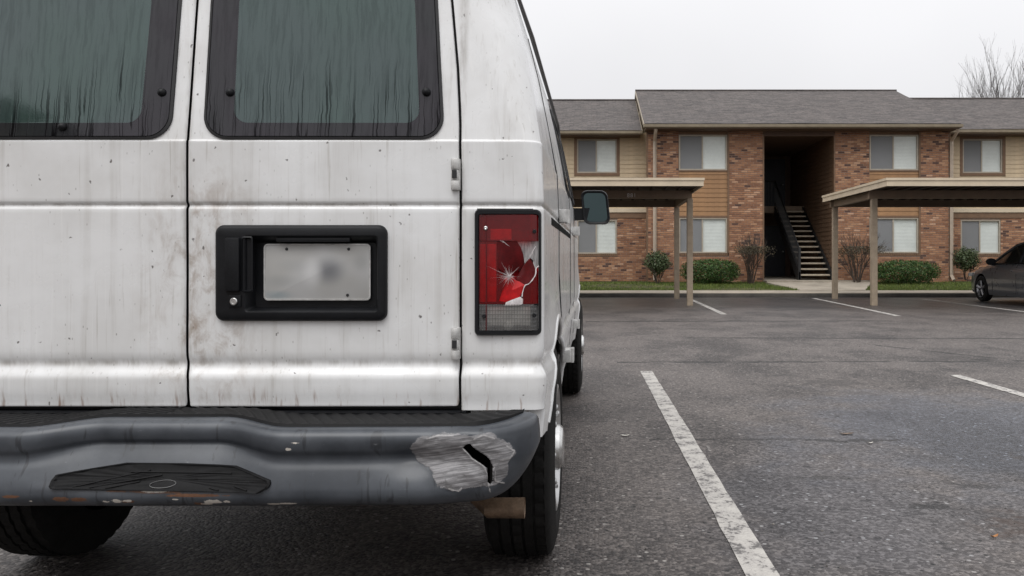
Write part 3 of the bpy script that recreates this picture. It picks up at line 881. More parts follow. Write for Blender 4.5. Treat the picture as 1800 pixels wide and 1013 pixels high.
def window(x0, x1, z0, z1, Y, trim=None, sill=False, lab=None):
    """sliding window: frame, screened sash, blind behind the other pane"""
    fr = G(); t = 0.045
    for b in ((x0, x1, z0, z0 + t), (x0, x1, z1 - t, z1), (x0, x0 + t, z0 + t, z1 - t), (x1 - t, x1, z0 + t, z1 - t)):
        fr.box(b[0], b[1], Y - 0.012, Y + .08, b[2], b[3])
    w = bobj(fr, 'window', MT['winframe'])
    xm = (x0 + x1) / 2 - 0.02
    mu = G(); mu.box(xm - .022, xm + .022, Y + 0.005, Y + .06, z0 + t, z1 - t); bobj(mu, 'mullion', MT['winframe'], w)
    p1 = G(); p1.add([(x0 + t, Y + .022, z0 + t), (xm - .022, Y + .022, z0 + t), (xm - .022, Y + .022, z1 - t), (x0 + t, Y + .022, z1 - t)], [(0, 1, 2, 3)]); bobj(p1, 'screen', MT['screen'], w)
    p2 = G(); p2.add([(xm + .022, Y + .040, z0 + t), (x1 - t, Y + .040, z0 + t), (x1 - t, Y + .040, z1 - t), (xm + .022, Y + .040, z1 - t)], [(0, 1, 2, 3)]); bobj(p2, 'pane', MT['pane'], w)
    cu = G(); cu.box(x0 + .02, xm, Y + .060, Y + .066, z0 + .03, z1 - .03); bobj(cu, 'curtain', MT['curtain'], w)
    # blind: a sheet of folded slats
    vs = []; fs = []; n = 46; bz0 = z0 + t; bz1 = z1 - t
    for k in range(n + 1):
        z = bz0 + (bz1 - bz0) * k / n; o = Y + .058 + (.002 if k % 2 else -.002)
        vs += [(xm, o, z), (x1 - .03, o, z)]
    fs = [(2 * k, 2 * k + 1, 2 * k + 3, 2 * k + 2) for k in range(n)]
    b = G(); b.add(vs, fs); bobj(b, 'blind', MT['blind'], w)
    bk = G(); bk.box(x0 - .05, x1 + .05, Y + .21, Y + .24, z0 - .05, z1 + .05); bobj(bk, 'room_wall', MT['room'], w)
    if trim:
        tr = G(); q = 0.10
        for b in ((x0 - q, x1 + q, z0 - q, z0 - .001), (x0 - q, x1 + q, z1 + .001, z1 + q), (x0 - q, x0 - .001, z0 - .001, z1 + .001), (x1 + .001, x1 + q, z0 - .001, z1 + .001)):
            tr.box(b[0], b[1], Y - .035, Y + .06, b[2], b[3])
        bobj(tr, 'window_trim', trim, w)
    if sill:
        # rowlock brick sill, brick by brick
        x = x0 - 0.03
        s = G()
        while x < x1 + .01:
            s.box(x, x + .062, Y - .035, Y + .06, z0 - .095, z0 - .004); x += .072
        bobj(s, 'window_sill', MT['trim'], w)
    return w

ZT = 5.32
WZ1, WZ2, WZ3, WZ4 = 1.24, 2.41, 3.99, 5.165
B1, B2 = (2.70, 4.36), (9.03, 10.71)
XL, XR = 1.68, 11.67
BR = (5.49, 7.89)
brick_wall(XL, B1[0], BASE, ZT, Y_MAIN)
brick_wall(B1[0], B1[1], BASE, WZ1 - .10, Y_MAIN)
brick_wall(B1[1], BR[0], BASE, ZT, Y_MAIN, singles=True)
brick_wall(BR[1], B2[0], BASE, ZT, Y_MAIN)
brick_wall(B2[0], B2[1], BASE, WZ1 - .10, Y_MAIN)
brick_wall(B2[1], XR, BASE, ZT, Y_MAIN)
for (x0, x1) in (B1, B2):
    window(x0 + .01, x1 - .05, WZ1, WZ2, Y_MAIN + .02, sill=True)
    window(x0 + .01, x1 - .05, WZ3, WZ4, Y_MAIN + .02)
    board_wall(x0, x1 - .045, WZ2 + .07, WZ3 - .05, Y_MAIN + .03, MT['brown'])
    t = G(); t.box(x0, x1 - .045, Y_MAIN - .004, Y_MAIN + .15, WZ2 + .003, WZ2 + .068); t.box(x0, x1 - .045, Y_MAIN - .003, Y_MAIN + .15, WZ3 - .048, WZ3 - .002)
    t.box(x0, x1 - .045, Y_MAIN + .02, Y_MAIN + .15, WZ4 + .002, ZT)
    t.box(x1 - .044, x1 + .02, Y_MAIN - .018, Y_MAIN + .15, WZ1 - .004, ZT - .01)
    bobj(t, 'bay_trim', MT['trim'])
# wings, set back one metre
LW, RW = (-7.0, XL), (XR, 21.0)
lwin = [(-.70, .67, 1.22, 2.39), (-.70, .67, WZ3 + .01, WZ4)]
rwin = [(12.51, 13.88, 1.22, 2.39), (12.57, 13.94, WZ3 + .01, WZ4), (18.0, 19.3, 1.22, 2.39), (18.0, 19.3, WZ3 + .01, WZ4)]
BELT = 2.45
for (x0, x1), wins in ((LW, lwin), (RW, rwin)):
    low = [w for w in wins if w[2] < 2]; hi = [w for w in wins if w[2] > 2]
    brick_wall(x0, x1, BASE, BELT, Y_WING, holes=[(a, b, c - .10, d) for a, b, c, d in low])
    for a, b, c, d in low: window(a + .003, b - .003, c, d - .003, Y_WING + .02, sill=True)
    board_wall(x0, x1, BELT + .33, ZT + .06, Y_WING, MT['tan'], holes=[(a - .1, b + .1, c - .1, d + .1) for a, b, c, d in hi])
    for a, b, c, d in hi: window(a, b, c, d, Y_WING + .01, trim=MT['trim'])
    t = G(); t.box(x0, x1, Y_WING - .03, Y_WING + .15, BELT + .002, BELT + .19); bobj(t, 'belt_board', MT['trim'])
    t = G(); t.box(x0, x1, Y_WING - .06, Y_WING + .15, BELT + .192, BELT + .328); bobj(t, 'belt_band', MT['cpfascia'])
# side returns of the projecting block, corner boards
t = G(); t.box(XL - .001, XL + .19, Y_MAIN + .201, Y_WING + .3, BASE, ZT); t.box(XR - .19, XR + .001, Y_MAIN + .201, Y_WING + .3, BASE, ZT); bobj(t, 'side_return', MT['mortar'])
for xx in (XL - .045, XR + .005):
    t = G(); t.box(xx, xx + .04, Y_MAIN - .016, Y_MAIN + .2, BASE + .02, ZT - .02); bobj(t, 'corner_board', MT['trim'])

# breezeway: side walls, back wall with doors, landing, ceiling
YB = 33.2
def side_boards(X, sgn, y0, y1, z0, z1):
    t = G(); t.box(min(X, X + sgn * .15), max(X, X + sgn * .15), y0, y1, z0, z1)
    w = bobj(t, 'stairwell_wall', MT['innerwall'])
    t = G(); Ln = y1 - y0; h = .152
    t.add([(-sgn * .022, 0, 0), (-sgn * .022, Ln, 0), (-sgn * .006, Ln, h), (-sgn * .006, 0, h), (sgn * .01, 0, 0), (sgn * .01, Ln, 0), (sgn * .01, Ln, h), (sgn * .01, 0, h)],
          [(0, 1, 2, 3), (4, 5, 1, 0), (0, 3, 7, 4), (1, 5, 6, 2)])
    me = bpy.data.meshes.new('board'); me.from_pydata(t.v, [], t.f); me.materials.append(MT['innerwall']); me.update()
    z = z0
    while z < z1 - .1:
        link('board', me, w, (X - OX, y0 - OY, z - OZ)); z += h
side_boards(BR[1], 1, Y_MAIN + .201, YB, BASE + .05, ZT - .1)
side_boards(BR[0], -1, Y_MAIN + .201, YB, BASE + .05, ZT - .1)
for xx in (BR[0] - .001, BR[1] - .044):
    t = G(); t.box(xx, xx + .045, Y_MAIN - .02, Y_MAIN + .2, BASE + .06, ZT - .15); bobj(t, 'corner_board', MT['trim'])
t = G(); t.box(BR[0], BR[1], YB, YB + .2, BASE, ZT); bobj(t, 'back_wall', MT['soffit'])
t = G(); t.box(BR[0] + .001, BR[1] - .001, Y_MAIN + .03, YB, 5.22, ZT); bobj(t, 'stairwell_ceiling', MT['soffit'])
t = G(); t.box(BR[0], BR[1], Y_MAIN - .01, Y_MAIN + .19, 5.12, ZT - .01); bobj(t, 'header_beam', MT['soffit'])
t = G(); t.box(BR[0] + .002, BR[1] - .002, 31.0, YB, 2.80, 3.05); bobj(t, 'landing', MT['cpbeam'])
for zz in (BASE + .07, 3.052):
    for xx in (5.75, 6.75):
        d = G(); d.box(xx, xx + .9, YB - .06, YB - .002, zz, zz + 2.05); dd = bobj(d, 'door', MT['door'])
        k = G(); k.lathe([(0, .001), (0, .03), (-.05, .035), (-.07, .02), (-.07, .001)], (xx + .8, YB - .06, zz + 1.0), 'Y', 10); bobj(k, 'handle', MT['steel'], dd)
t = G(); t.box(5.50, 5.68, 30.9, 31.05, BASE, 2.8); bobj(t, 'landing_post', MT['innerwall'])
t = G(); t.box(BR[0] - .02, BR[1] + 1.0, 26.25, Y_MAIN - .05, .14, .335); t.box(BR[0] + .02, BR[1] - .02, Y_MAIN - .05, YB, .14, .336); bobj(t, 'porch_slab', MT['concrete'])

# staircase
NS = 14; zb, zt = .336, 3.05; rise = (zt - zb) / NS; run = (31.0 - 27.25) / (NS - 1)
SX0, SX1 = 6.80, 7.80
st = G(); st.box(SX0 - .05, SX0 - .04, 27.2, 27.3, zb, zb + .1); 
stair = bobj(st, 'staircase', MT['iron'])
tg = G(); tg.bbox(0, SX1 - SX0, 0, run + .05, -.055, 0, .01)
tm = bpy.data.meshes.new('tread'); tm.from_pydata(tg.v, [], tg.f); tm.materials.append(MT['tread']); tm.update()
for k in range(NS - 1):
    link('tread', tm, stair, (SX0 - OX, 27.25 + k * run - OY, zb + (k + 1) * rise - OZ))
for xx in (SX0 - .06, SX1 + .005):
    s = G(); s.prism([(27.2, zb), (27.5, zb), (31.0, zt - .35), (31.0, zt - .02), (27.2, zb + .28)], lambda p: (xx, p[0], p[1]), lambda p: (xx + .05, p[0], p[1])); bobj(s, 'stringer', MT['iron'], stair, recalc=True)
h = G(); h.tube([(SX0 - .035, 27.25, zb + 1.05), (SX0 - .035, 31.0, zt + .95), (SX0 - .035, 31.3, zt + .95)], .028, 8); h.tube([(SX0 - .035, 27.25, zb + .38), (SX0 - .035, 31.0, zt + .15)], .018, 6); bobj(h, 'handrail', MT['iron'], stair)
bg_ = G(); bg_.box(-.009, .009, -.009, .009, 0, .82); bme = bpy.data.meshes.new('baluster'); bme.from_pydata(bg_.v, [], bg_.f); bme.materials.append(MT['iron']); bme.update()
for k in range(34):
    y = 27.3 + k * .11; z = zb + .28 + (y - 27.25) / 3.75 * (zt - zb - .15)
    link('baluster', bme, stair, (SX0 - .035 - OX, y - OY, z - OZ))
h = G(); h.box(SX0 - .075, SX0 + .005, 27.2, 27.28, zb, zb + 1.1); bobj(h, 'newel_post', MT['iron'], stair)
# landing guard on the upper floor
h = G(); h.tube([(BR[0], 31.04, zt + .95), (SX0 - .04, 31.04, zt + .95)], .025, 6)
for k in range(12): h.box(BR[0] + .05 + k * .11, BR[0] + .066 + k * .11, 31.03, 31.05, zt, zt + .95)
bobj(h, 'landing_guard', MT['iron'])

# roofs: two sloping sheets with thickness, gables, gutters
def roof(x0, x1, ye, ze, yr, zr, name='roof'):
    gm = G(); th = .09; yb = 2 * yr - ye
    nx_ = 30
    def row(y, z):
        return [(x0 + (x1 - x0) * i / nx_, y, z + .012 * pnoise(i * .45, y)) for i in range(nx_ + 1)]
    rows = [row(lerp(ye, yr, k / 6), lerp(ze, zr, k / 6)) for k in range(7)] + [row(lerp(yr, yb, k / 3), lerp(zr, ze, k / 3)) for k in range(1, 4)]
    n = nx_ + 1
    vs = [p for r in rows for p in r]; fs = [(j * n + i, j * n + i + 1, (j + 1) * n + i + 1, (j + 1) * n + i) for j in range(len(rows) - 1) for i in range(nx_)]
    gm.add(vs, fs)
    r = bobj(gm, name, MT['shingle'])
    u = G(); u.add([(x0, ye, ze - th), (x1, ye, ze - th), (x1, yr, zr - th), (x0, yr, zr - th), (x1, yb, ze - th), (x0, yb, ze - th)], [(3, 2, 1, 0), (5, 4, 2, 3)]); bobj(u, 'soffit', MT['soffit'], r)
    rk = G()
    for xx in ((x0, x1) if x0 < 0 else (x0,)):
        s = .025
        rk.prism([(ye, ze - .14), (yr, zr - .14), (yb, ze - .14), (yb, ze - .008), (yr, zr - .008), (ye, ze - .008)], lambda p: (xx - s, p[0], p[1]), lambda p: (xx + s, p[0], p[1]))
    bobj(rk, 'rake_board', MT['gutter'], r, recalc=True)
    rk = G(); rk.prism([(ye, ze - .09), (yr, zr - .09), (yb, ze - .09), (yb, ze - .006), (yr, zr - .006), (ye, ze - .006)], lambda p: (x1 - .06, p[0], p[1]), lambda p: (x1 - .005, p[0], p[1])); bobj(rk, 'rake_edge', MT['shingle'], r, recalc=True)
    cp = G(); cp.tube([(x0 - .02, yr, zr + .015), (x1 + .02, yr, zr + .015)], .045, 6); bobj(cp, 'ridge_cap', MT['shingle'], r)
    gt = G(); gt.add([(x0 - .02, ye - .10, ze - .04), (x1 + .02, ye - .10, ze - .04), (x1 + .02, ye - .085, ze - .12), (x0 - .02, ye - .085, ze - .12), (x1 + .02, ye, ze - .13), (x0 - .02, ye, ze - .13), (x1 + .02, ye - .085, ze - .045), (x0 - .02, ye - .085, ze - .045)],
                     [(0, 1, 2, 3), (3, 2, 4, 5), (1, 0, 7, 6)])
    gt.box(x0, x1, ye - .005, ye + .02, ze - .15, ze - .02)
    bobj(gt, 'gutter', MT['gutter'], r)
    so = G(); so.box(x0 + .05, x1 - .05, ye + .02, ye + .75, ze - .17, ze - .13); bobj(so, 'eave_board', MT['soffit'], r)
    return r
roof(1.52, 11.82, 26.4, 5.44, 32.2, 7.69)
roof(-7.4, 1.50, 27.4, 5.38, 32.2, 7.31)
roof(11.84, 21.4, 27.4, 5.42, 32.2, 7.37)
# gable infill above the wings
t = G()
for xx in (1.70, 11.62):
    t.prism([(26.6, 5.3), (37.7, 5.3), (32.2, 7.55)], lambda p: (xx, p[0], p[1]), lambda p: (xx + .05, p[0], p[1]))
bobj(t, 'gable_wall', MT['tan'], recalc=True)
t = G(); t.box(-7.0, 20.9, 33.5, 37.2, BASE, 5.35); bobj(t, 'rear_wall', MT['mortar'])
def spout(x, y, ze, jog):
    s = G()
    for (a, b) in (((x, y - .55, ze - .12), (x, y - .5, ze - .22)), ((x, y - .5, ze - .22), (x, y - .07, ze - .45)), ((x, y - .07, ze - .45), (x, y - .07, .50)), ((x, y - .07, .50), (x, y - .25, .34))):
        s.tube([a, b], .058, 4)
    bobj(s, 'downspout', MT['spout'])
spout(1.90, Y_MAIN, 5.40, 0)
spout(11.73, Y_MAIN, 5.40, 0)

# ------------------------------------------------------------------ carports
def carport(name, x_post, xa, xb, label, numbers=None):
    YF, YBK, ZR = 16.8, 21.6, 2.72
    edge = xb if abs(xb - x_post) < abs(xa - x_post) else xa
    r = empty(name, (x_post, 19.8, 0), 0, label, 'carport')
    def P(gm, nm, mat, parent=None, **k):
        gm.v = [(x - x_post, y - 19.8, z) for x, y, z in gm.v]
        return gm.obj(nm, mat, parent or r, **k)
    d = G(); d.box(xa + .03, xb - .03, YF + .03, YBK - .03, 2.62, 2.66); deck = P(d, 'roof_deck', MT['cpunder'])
    # ribs of the pressed deck
    x = xa + .2; rm_ = None
    while x < xb - .1:
        if rm_ is None:
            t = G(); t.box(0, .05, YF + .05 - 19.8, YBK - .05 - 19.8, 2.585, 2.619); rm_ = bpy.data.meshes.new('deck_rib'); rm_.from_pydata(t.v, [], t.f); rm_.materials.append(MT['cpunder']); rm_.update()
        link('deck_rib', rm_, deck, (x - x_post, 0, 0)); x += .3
    for nm, bx_ in (('fascia', (xa, xb, YF, YF + .03)), ('fascia', (xa, xb, YBK - .03, YBK)), ('fascia', (xa, xa + .028, YF + .031, YBK - .031)), ('fascia', (xb - .028, xb, YF + .031, YBK - .031))):
        t = G(); t.box(*bx_, 2.552, 2.665); f = P(t, nm, MT['cpfascia'])
        grow = .018; c = G(); c.box(bx_[0] - grow, bx_[1] + grow, bx_[2] - (grow if bx_[3] - bx_[2] < .1 else -.02), bx_[3] + (grow if bx_[3] - bx_[2] < .1 else -.02), 2.668, 2.72); P(c, 'cap_strip', MT['cpfascia'], f)
    for yy in (18.3, 21.3):
        t = G(); t.box(xa + .12, xb - .12, yy - .06, yy + .06, 2.40, 2.58); P(t, 'beam', MT['cpbeam'])
    xs = [x_post]; step = 5.6 if edge == xa else -5.6
    while xa + .1 < xs[-1] + step < xb - .1: xs.append(xs[-1] + step)
    for x in xs:
        t = G(); t.box(x - .055, x + .055, 18.362, 21.238, 2.405, 2.578); P(t, 'cross_beam', MT['cpbeam'])
        for yy in (18.3, 21.3):
            t = G(); t.bbox(x - .065, x + .065, yy - .065, yy + .065, -.02, 2.40, .008); P(t, 'post', MT['cppost'])
    if numbers:
        cu = bpy.data.curves.new('n', 'FONT'); cu.body = numbers; cu.size = .125; cu.extrude = .003; cu.space_character = 1.15
        to = bpy.data.objects.new('n', cu); COL.objects.link(to); bpy.context.view_layer.update()
        me = bpy.data.meshes.new_from_object(to); bpy.data.objects.remove(to)
        me.materials.append(MT['sign'])
        o = link('stall_number', me, r, (0.665 - x_post, 18.3 - .064 - 19.8, 2.43)); o.rotation_euler = (radians(90), 0, 0)
    return r
carport('carport', 2.08, -9.2, 2.197, 'tan flat roofed carport left of the stairwell, one end behind the van', '881')
carport('carport', 6.22, 5.98, 17.5, 'tan flat roofed carport over the parked grey car')

# ------------------------------------------------------------------ plants
def leaves(gm, pts, size, flat=0.4):
    for (p, n_) in pts:
        s = size * random.uniform(.6, 1.3)
        d = Vector((random.gauss(0, 1), random.gauss(0, 1), random.gauss(0, 1))) + Vector(n_) * 1.2
        d.normalize()
        a = d.cross(Vector((random.gauss(0, 1), random.gauss(0, 1), random.gauss(0, 1)))).normalized(); b = d.cross(a)
        p = Vector(p)
        gm.add([p - a * s, p + b * s * .45, p + a * s, p - b * s * .45], [(0, 1, 2, 3)])

def hedge(x, y, z, w, d, h, label, seed, mat='leafdark'):
    random.seed(seed)
    r = empty('hedge_shrub', (x, y, z), 0, label, 'shrub')
    gm = G(); pts = []
    for k in range(9500):
        u = Vector((random.gauss(0, 1), random.gauss(0, 1), random.gauss(0, 1))).normalized()
        q = u / (abs(u.x) ** 3 + abs(u.y) ** 3 + abs(u.z) ** 3) ** (1 / 3)      # boxy, rounded
        rad = random.uniform(.72, 1.0) if random.random() < .8 else random.uniform(.4, .8)
        lump = 1 + .13 * pnoise(q.x * 2.3 + seed, q.y * 2.3, q.z * 2.3) + .07 * pnoise(q.x * 6, q.y * 6, q.z * 6 + seed)
        q *= rad * lump
        p = (q.x * w / 2 * .95, q.y * d / 2 * .95, h * .5 + q.z * h / 2 * .95)
        if p[2] < .03: continue
        pts.append((p, u))
    leaves(gm, pts, .030)
    gm.obj('foliage', MT[mat], r)
    st_ = G()
    for k in range(7):
        a = random.uniform(0, 2 * pi); e = (cos(a) * w * .3, sin(a) * d * .3, h * .6)
        st_.tube([(e[0] * .2, e[1] * .2, -.05), (e[0] * .5, e[1] * .5, h * .25), e], [.016, .012, .006], 5)
    st_.obj('stem', MT['twig'], r)
    return r

def branchy(gm, p, d, L, r, depth, spread, tips, up=.15):
    p = Vector(p); d = Vector(d).normalized(); n = 3; pts = [p]
    for k in range(n):
        d = (d + Vector((random.uniform(-1, 1), random.uniform(-1, 1), random.uniform(-.6, 1) + up)) * .16).normalized()
        pts.append(pts[-1] + d * L / n)
    gm.tube(pts, [lerp(r, r * .62, k / n) for k in range(n + 1)], 5 if r > .02 else 3, cap=False)
    if depth == 0:
        tips.append((pts[-1], d)); return
    m = random.choice((2, 3, 3))
    for k in range(m):
        ax = Vector((random.gauss(0, 1), random.gauss(0, 1), random.gauss(0, 1))).normalized()
        nd = (d + ax * spread).normalized()
        s = pts[-1] if k < 2 else pts[random.choice((1, 2))]
        branchy(gm, s, nd, L * random.uniform(.62, .86), r * .6, depth - 1, spread, tips, up)

def pruned(x, y, z, h, label, seed):
    """crape-myrtle-like shrub: bare stems topped by a dull twiggy head"""
    random.seed(seed)
    r = empty('pruned_shrub', (x, y, z), 0, label, 'shrub')
    gm = G(); tips = []
    for k in range(12):
        a = 2 * pi * k / 12 + random.uniform(-.3, .3); lean = random.uniform(.05, .24)
        branchy(gm, (cos(a) * .07, sin(a) * .07, -.05), (cos(a) * lean, sin(a) * lean, 1), h * .50, .022, 3, .33, tips, .05)
    gm.obj('stem', MT['twig'], r, 60)
    lf = G(); pts = []
    for (p, d) in tips:
        for k in range(9):
            q = p + Vector((random.gauss(0, .06), random.gauss(0, .06), random.gauss(0, .06)))
            if q.z > h * 1.0: q.z = h * random.uniform(.8, 1.0)
            if q.z < h * 1.05: pts.append((q, d))
    leaves(lf, pts, .026)
    lf.obj('foliage', MT['leafdry'], r)

def leafy(x, y, z, w, h, label, seed, low):
    """rounded evergreen on a visible stem"""
    random.seed(seed)
    r = empty('evergreen_shrub', (x, y, z), 0, label, 'shrub')
    gm = G(); tips = []
    for k in range(6):
        a = 2 * pi * k / 6 + random.uniform(-.3, .3); branchy(gm, (cos(a) * .03, sin(a) * .03, -.05), (cos(a) * .4, sin(a) * .4, 1), h * .42, .018, 2, .55, tips)
    gm.obj('stem', MT['twig'], r, 60)
    lf = G(); pts = []
    for k in range(3200):
        u = Vector((random.gauss(0, 1), random.gauss(0, 1), random.gauss(0, 1))).normalized()
        lump = 1 + .35 * pnoise(u.x * 1.9 + seed, u.y * 1.9, u.z * 1.9) + .15 * pnoise(u.x * 5, u.y * 5 + seed, u.z * 5)
        q = u * random.uniform(.45, 1.0) * lump
        zz = h * (.5 + low) + q.z * h * (.5 - low)
        tp = .55 + .45 * min(1, max(0, zz / (h * .6)))
        pts.append(((q.x * w / 2 * tp, q.y * w / 2 * tp, zz), u))
    leaves(lf, pts, .036)
    lf.obj('foliage', MT['leafmid'], r)

def at(px, py, Y): return ((px - 1050) / 1430 * Y, Y, CAM_H - (py - 455) / 1430 * Y)
leafy(*at(1156, 497, 26.2), .85, 1.02, 'dark green rounded shrub by the left downspout', 5, .12)
hedge(at(1249, 497, 26.1)[0], 26.1, lawn_z(3.6, 26.1), 1.95, 1.0, .82, 'low clipped green hedge under the window left of the stairwell', 8)
pruned(at(1319, 497, 26.2)[0], 26.2, lawn_z(4.9, 26.2), 1.22, 'bare twiggy shrub at the left edge of the stairwell', 12)
pruned(at(1506, 499, 26.2)[0], 26.2, lawn_z(8.4, 26.2), 1.22, 'bare twiggy shrub behind the right carport posts', 21)
hedge(at(1593, 498, 26.0)[0], 26.0, lawn_z(9.9, 26), 2.2, 1.0, .78, 'low clipped green hedge under the window right of the stairwell', 9)
leafy(*at(1698, 490, 26.9), .95, 1.05, 'green shrub beside the right downspout behind the grey car', 6, .12)

def bare_tree(x, y, h, seed, label, r0):
    random.seed(seed)
    r = empty('bare_tree', (x, y, 0.1), 0, label, 'tree')
    t = G(); t.tube([(0, 0, -.2), (.05, 0, h * .2), (.1, .05, h * .36)], [r0 * 1.3, r0, r0 * .85], 9, cap=False); t.obj('trunk', MT['bark'], r, 60)
    gm = G(); tips = []
    for k in range(10):
        a = 2 * pi * k / 10 + random.uniform(-.3, .3); lean = random.uniform(.06, .42)
        branchy(gm, (.09, .05, h * random.uniform(.26, .36)), (cos(a) * lean, sin(a) * lean, 1), h * .225, r0 * .36, 5, .34, tips, .35)
    gm.obj('crown', MT['bark'], r, 60)
bare_tree(23.4, 46, 12.0, 31, 'tall bare winter tree above the right roof', .17)
bare_tree(21.9, 46.5, 9.3, 44, 'smaller bare winter tree left of the tall one', .11)

# ------------------------------------------------------------------ parked car
def sedan(x_left, y_front):
    Lc, Wd = 4.62, 1.80
    r = empty('parked_car', (x_left + Wd / 2, y_front - Lc / 2, 0), 0, 'dark grey sedan parked under the right carport, nose to the kerb', 'car')
    # local: x right, y forward (front at +Lc/2)
    def top(s):   # s from the front bumper backwards
        return interp([(0, .50), (.03, .60), (.12, .70), (.45, .80), (1.0, .885), (1.35, .93), (1.6, .95), (3.4, .98), (3.9, 1.0), (4.4, .97), (4.56, .86), (4.62, .55)], s)
    def half(s):
        return Wd / 2 * interp([(0, .62), (.06, .76), (.2, .87), (.5, .955), (1.0, .99), (2.3, 1.0), (3.8, .98), (4.3, .93), (4.5, .85), (4.62, .66)], s)
    def bot(s):
        return interp([(0, .30), (.15, .22), (.6, .18), (4.0, .18), (4.4, .26), (4.62, .34)], s)
    ST = [i * Lc / 92 for i in range(93)]
    ring = []
    NP = 13
    for s in ST:
        w, zt_, zb_ = half(s), top(s), bot(s)
        sec = [(0, zt_ + .035), (.45 * w, zt_ + .03), (.78 * w, zt_ + .008), (.90 * w, zt_ - .03), (.955 * w, lerp(zt_, zb_, .14)), (.985 * w, lerp(zt_, zb_, .26)), (.992 * w, lerp(zt_, zb_, .34)), (1.0 * w, lerp(zt_, zb_, .46)), (.998 * w, lerp(zt_, zb_, .6)), (.985 * w, lerp(zt_, zb_, .74)), (.985 * w, lerp(zt_, zb_, .86)), (.95 * w, zb_), (.5 * w, zb_)]
        ring.append(sec)
    WC = (.93, 3.62); WR = .335
    for nm, sg in (('body', 1),):
        vs = []; fs = []
        for s, sec in zip(ST, ring):
            y = Lc / 2 - s
            for (u, z) in sec[::-1]: vs.append((-u, y, z))
            for (u, z) in sec[1:]: vs.append((u, y, z))
        n = 2 * NP - 1
        for j in range(len(ST) - 1):
            for i in range(n - 1):
                fs.append((j * n + i, j * n + i + 1, (j + 1) * n + i + 1, (j + 1) * n + i))
        fs.append(tuple(range(n))); fs.append(tuple(len(vs) - n + k for k in range(n))[::-1])
        bm = bmesh.new(); bv = [bm.verts.new(v) for v in vs]
        for f in fs: bm.faces.new([bv[i] for i in f])
        bmesh.ops.subdivide_edges(bm, edges=[e for e in bm.edges if abs(e.verts[0].co.x) > .6 and abs(e.verts[1].co.x) > .6 and e.verts[0].co.z < .8 and e.verts[1].co.z < .8], cuts=2, use_grid_fill=True)
        kill = []
        for f in bm.faces:
            c = f.calc_center_median()
            if abs(c.x) > .60 and any(((Lc / 2 - c.y - wc) ** 2 + (c.z - .315) ** 2) ** .5 < WR + .03 for wc in WC): kill.append(f)
        bmesh.ops.delete(bm, geom=kill, context='FACES')
        for v in bm.verts:
            if v.is_boundary and abs(v.co.x) > .5:
                for wc in WC:
                    dy, dz = v.co.y - (Lc / 2 - wc), v.co.z - .315; d = (dy * dy + dz * dz) ** .5
                    if .01 < d < WR + .15 and v.co.z > .2:
                        v.co.y = Lc / 2 - wc + dy / d * (WR + .03); v.co.z = .315 + dz / d * (WR + .03)
        bmesh.ops.recalc_face_normals(bm, faces=bm.faces[:])
        me = bpy.data.meshes.new('body'); bm.to_mesh(me); bm.free()
        me.materials.append(MT['carpaint'])
        me.polygons.foreach_set('use_smooth', [True] * len(me.polygons)); me.set_sharp_from_angle(angle=radians(38))
        link('body', me, r)
    # cabin: glass shell, roof skin and pillars
    prof_ = [(1.28, .93, .80), (1.75, 1.19, .70), (2.15, 1.385, .615), (2.45, 1.44, .585), (3.0, 1.445, .575), (3.4, 1.38, .60), (3.8, 1.19, .66), (4.12, 1.0, .72)]
    def cab(s):
        return interp([(a, b) for a, b, c in prof_], s), interp([(a, c) for a, b, c in prof_], s)
    S2 = [1.28 + i * (4.12 - 1.28) / 40 for i in range(41)]
    vs = []; fs = []
    for s in S2:
        z, w = cab(s); y = Lc / 2 - s; zb_ = top(s) - .02; wb = half(s) * .93
        w = min(w, wb - .002)
        for k in range(13):
            t = -1 + k / 6
            if abs(t) > .67:
                q = (abs(t) - .67) / .33; u = lerp(w, wb, q ** 1.1); zz = lerp(z - .03, zb_, q)
            else:
                u = w * abs(t) / .67; zz = z - .03 * (abs(t) / .67) ** 3
            vs.append((u * (1 if t > 0 else -1), y, zz))
    mi = []
    for j in range(40):
        for i in range(12):
            fs.append((j * 13 + i, j * 13 + i + 1, (j + 1) * 13 + i + 1, (j + 1) * 13 + i))
            s = S2[j]
            mi.append(0)
    mk('cabin_glass', vs, fs, MT['carglass'], r, 40)
    vs2 = []; fs2 = []
    for j, s in enumerate(S2):
        for i in range(2, 11):
            v = vs[j * 13 + i]; vs2.append((v[0] * 1.01, v[1], v[2] + .006))
    for j in range(40):
        if not 2.12 < S2[j] < 3.36: continue
        for i in range(8): fs2.append((j * 9 + i, j * 9 + i + 1, (j + 1) * 9 + i + 1, (j + 1) * 9 + i))
    mk('roof', vs2, fs2, MT['carpaint'], r, 40)
    for sg in (-1, 1):
        def pt(s, q, out=.006):
            z, w = cab(s); zb_ = top(s) - .02; wb = half(s) * .93; w = min(w, wb - .002)
            return (sg * (lerp(w, wb, q) + out), Lc / 2 - s, lerp(z - .03, zb_, q) + .004)
        pl = G(); pl.tube([pt(1.3, .0), pt(1.75, .0), pt(2.15, .0), pt(2.45, .0)], .028, 6); pl.obj('pillar', MT['carpaint'], r, 60)
        pl = G(); pl.tube([pt(2.45, 0), pt(3.0, 0), pt(3.4, 0), pt(3.8, 0), pt(4.1, .1)], .03, 6); pl.obj('pillar', MT['carpaint'], r, 60)
        pl = G(); pl.tube([pt(2.62, 0), pt(2.66, .5), pt(2.70, 1)], .035, 6); pl.obj('pillar', MT['plastic'], r, 60)
        pl = G(); pl.tube([pt(1.75, 1.0), pt(2.3, 1.0), pt(3.0, 1.0), pt(3.6, 1.0)], .012, 5); pl.obj('belt_trim', MT['plastic'], r, 60)
        m_ = G(); cx = sg * .98; m_.add([], []); 
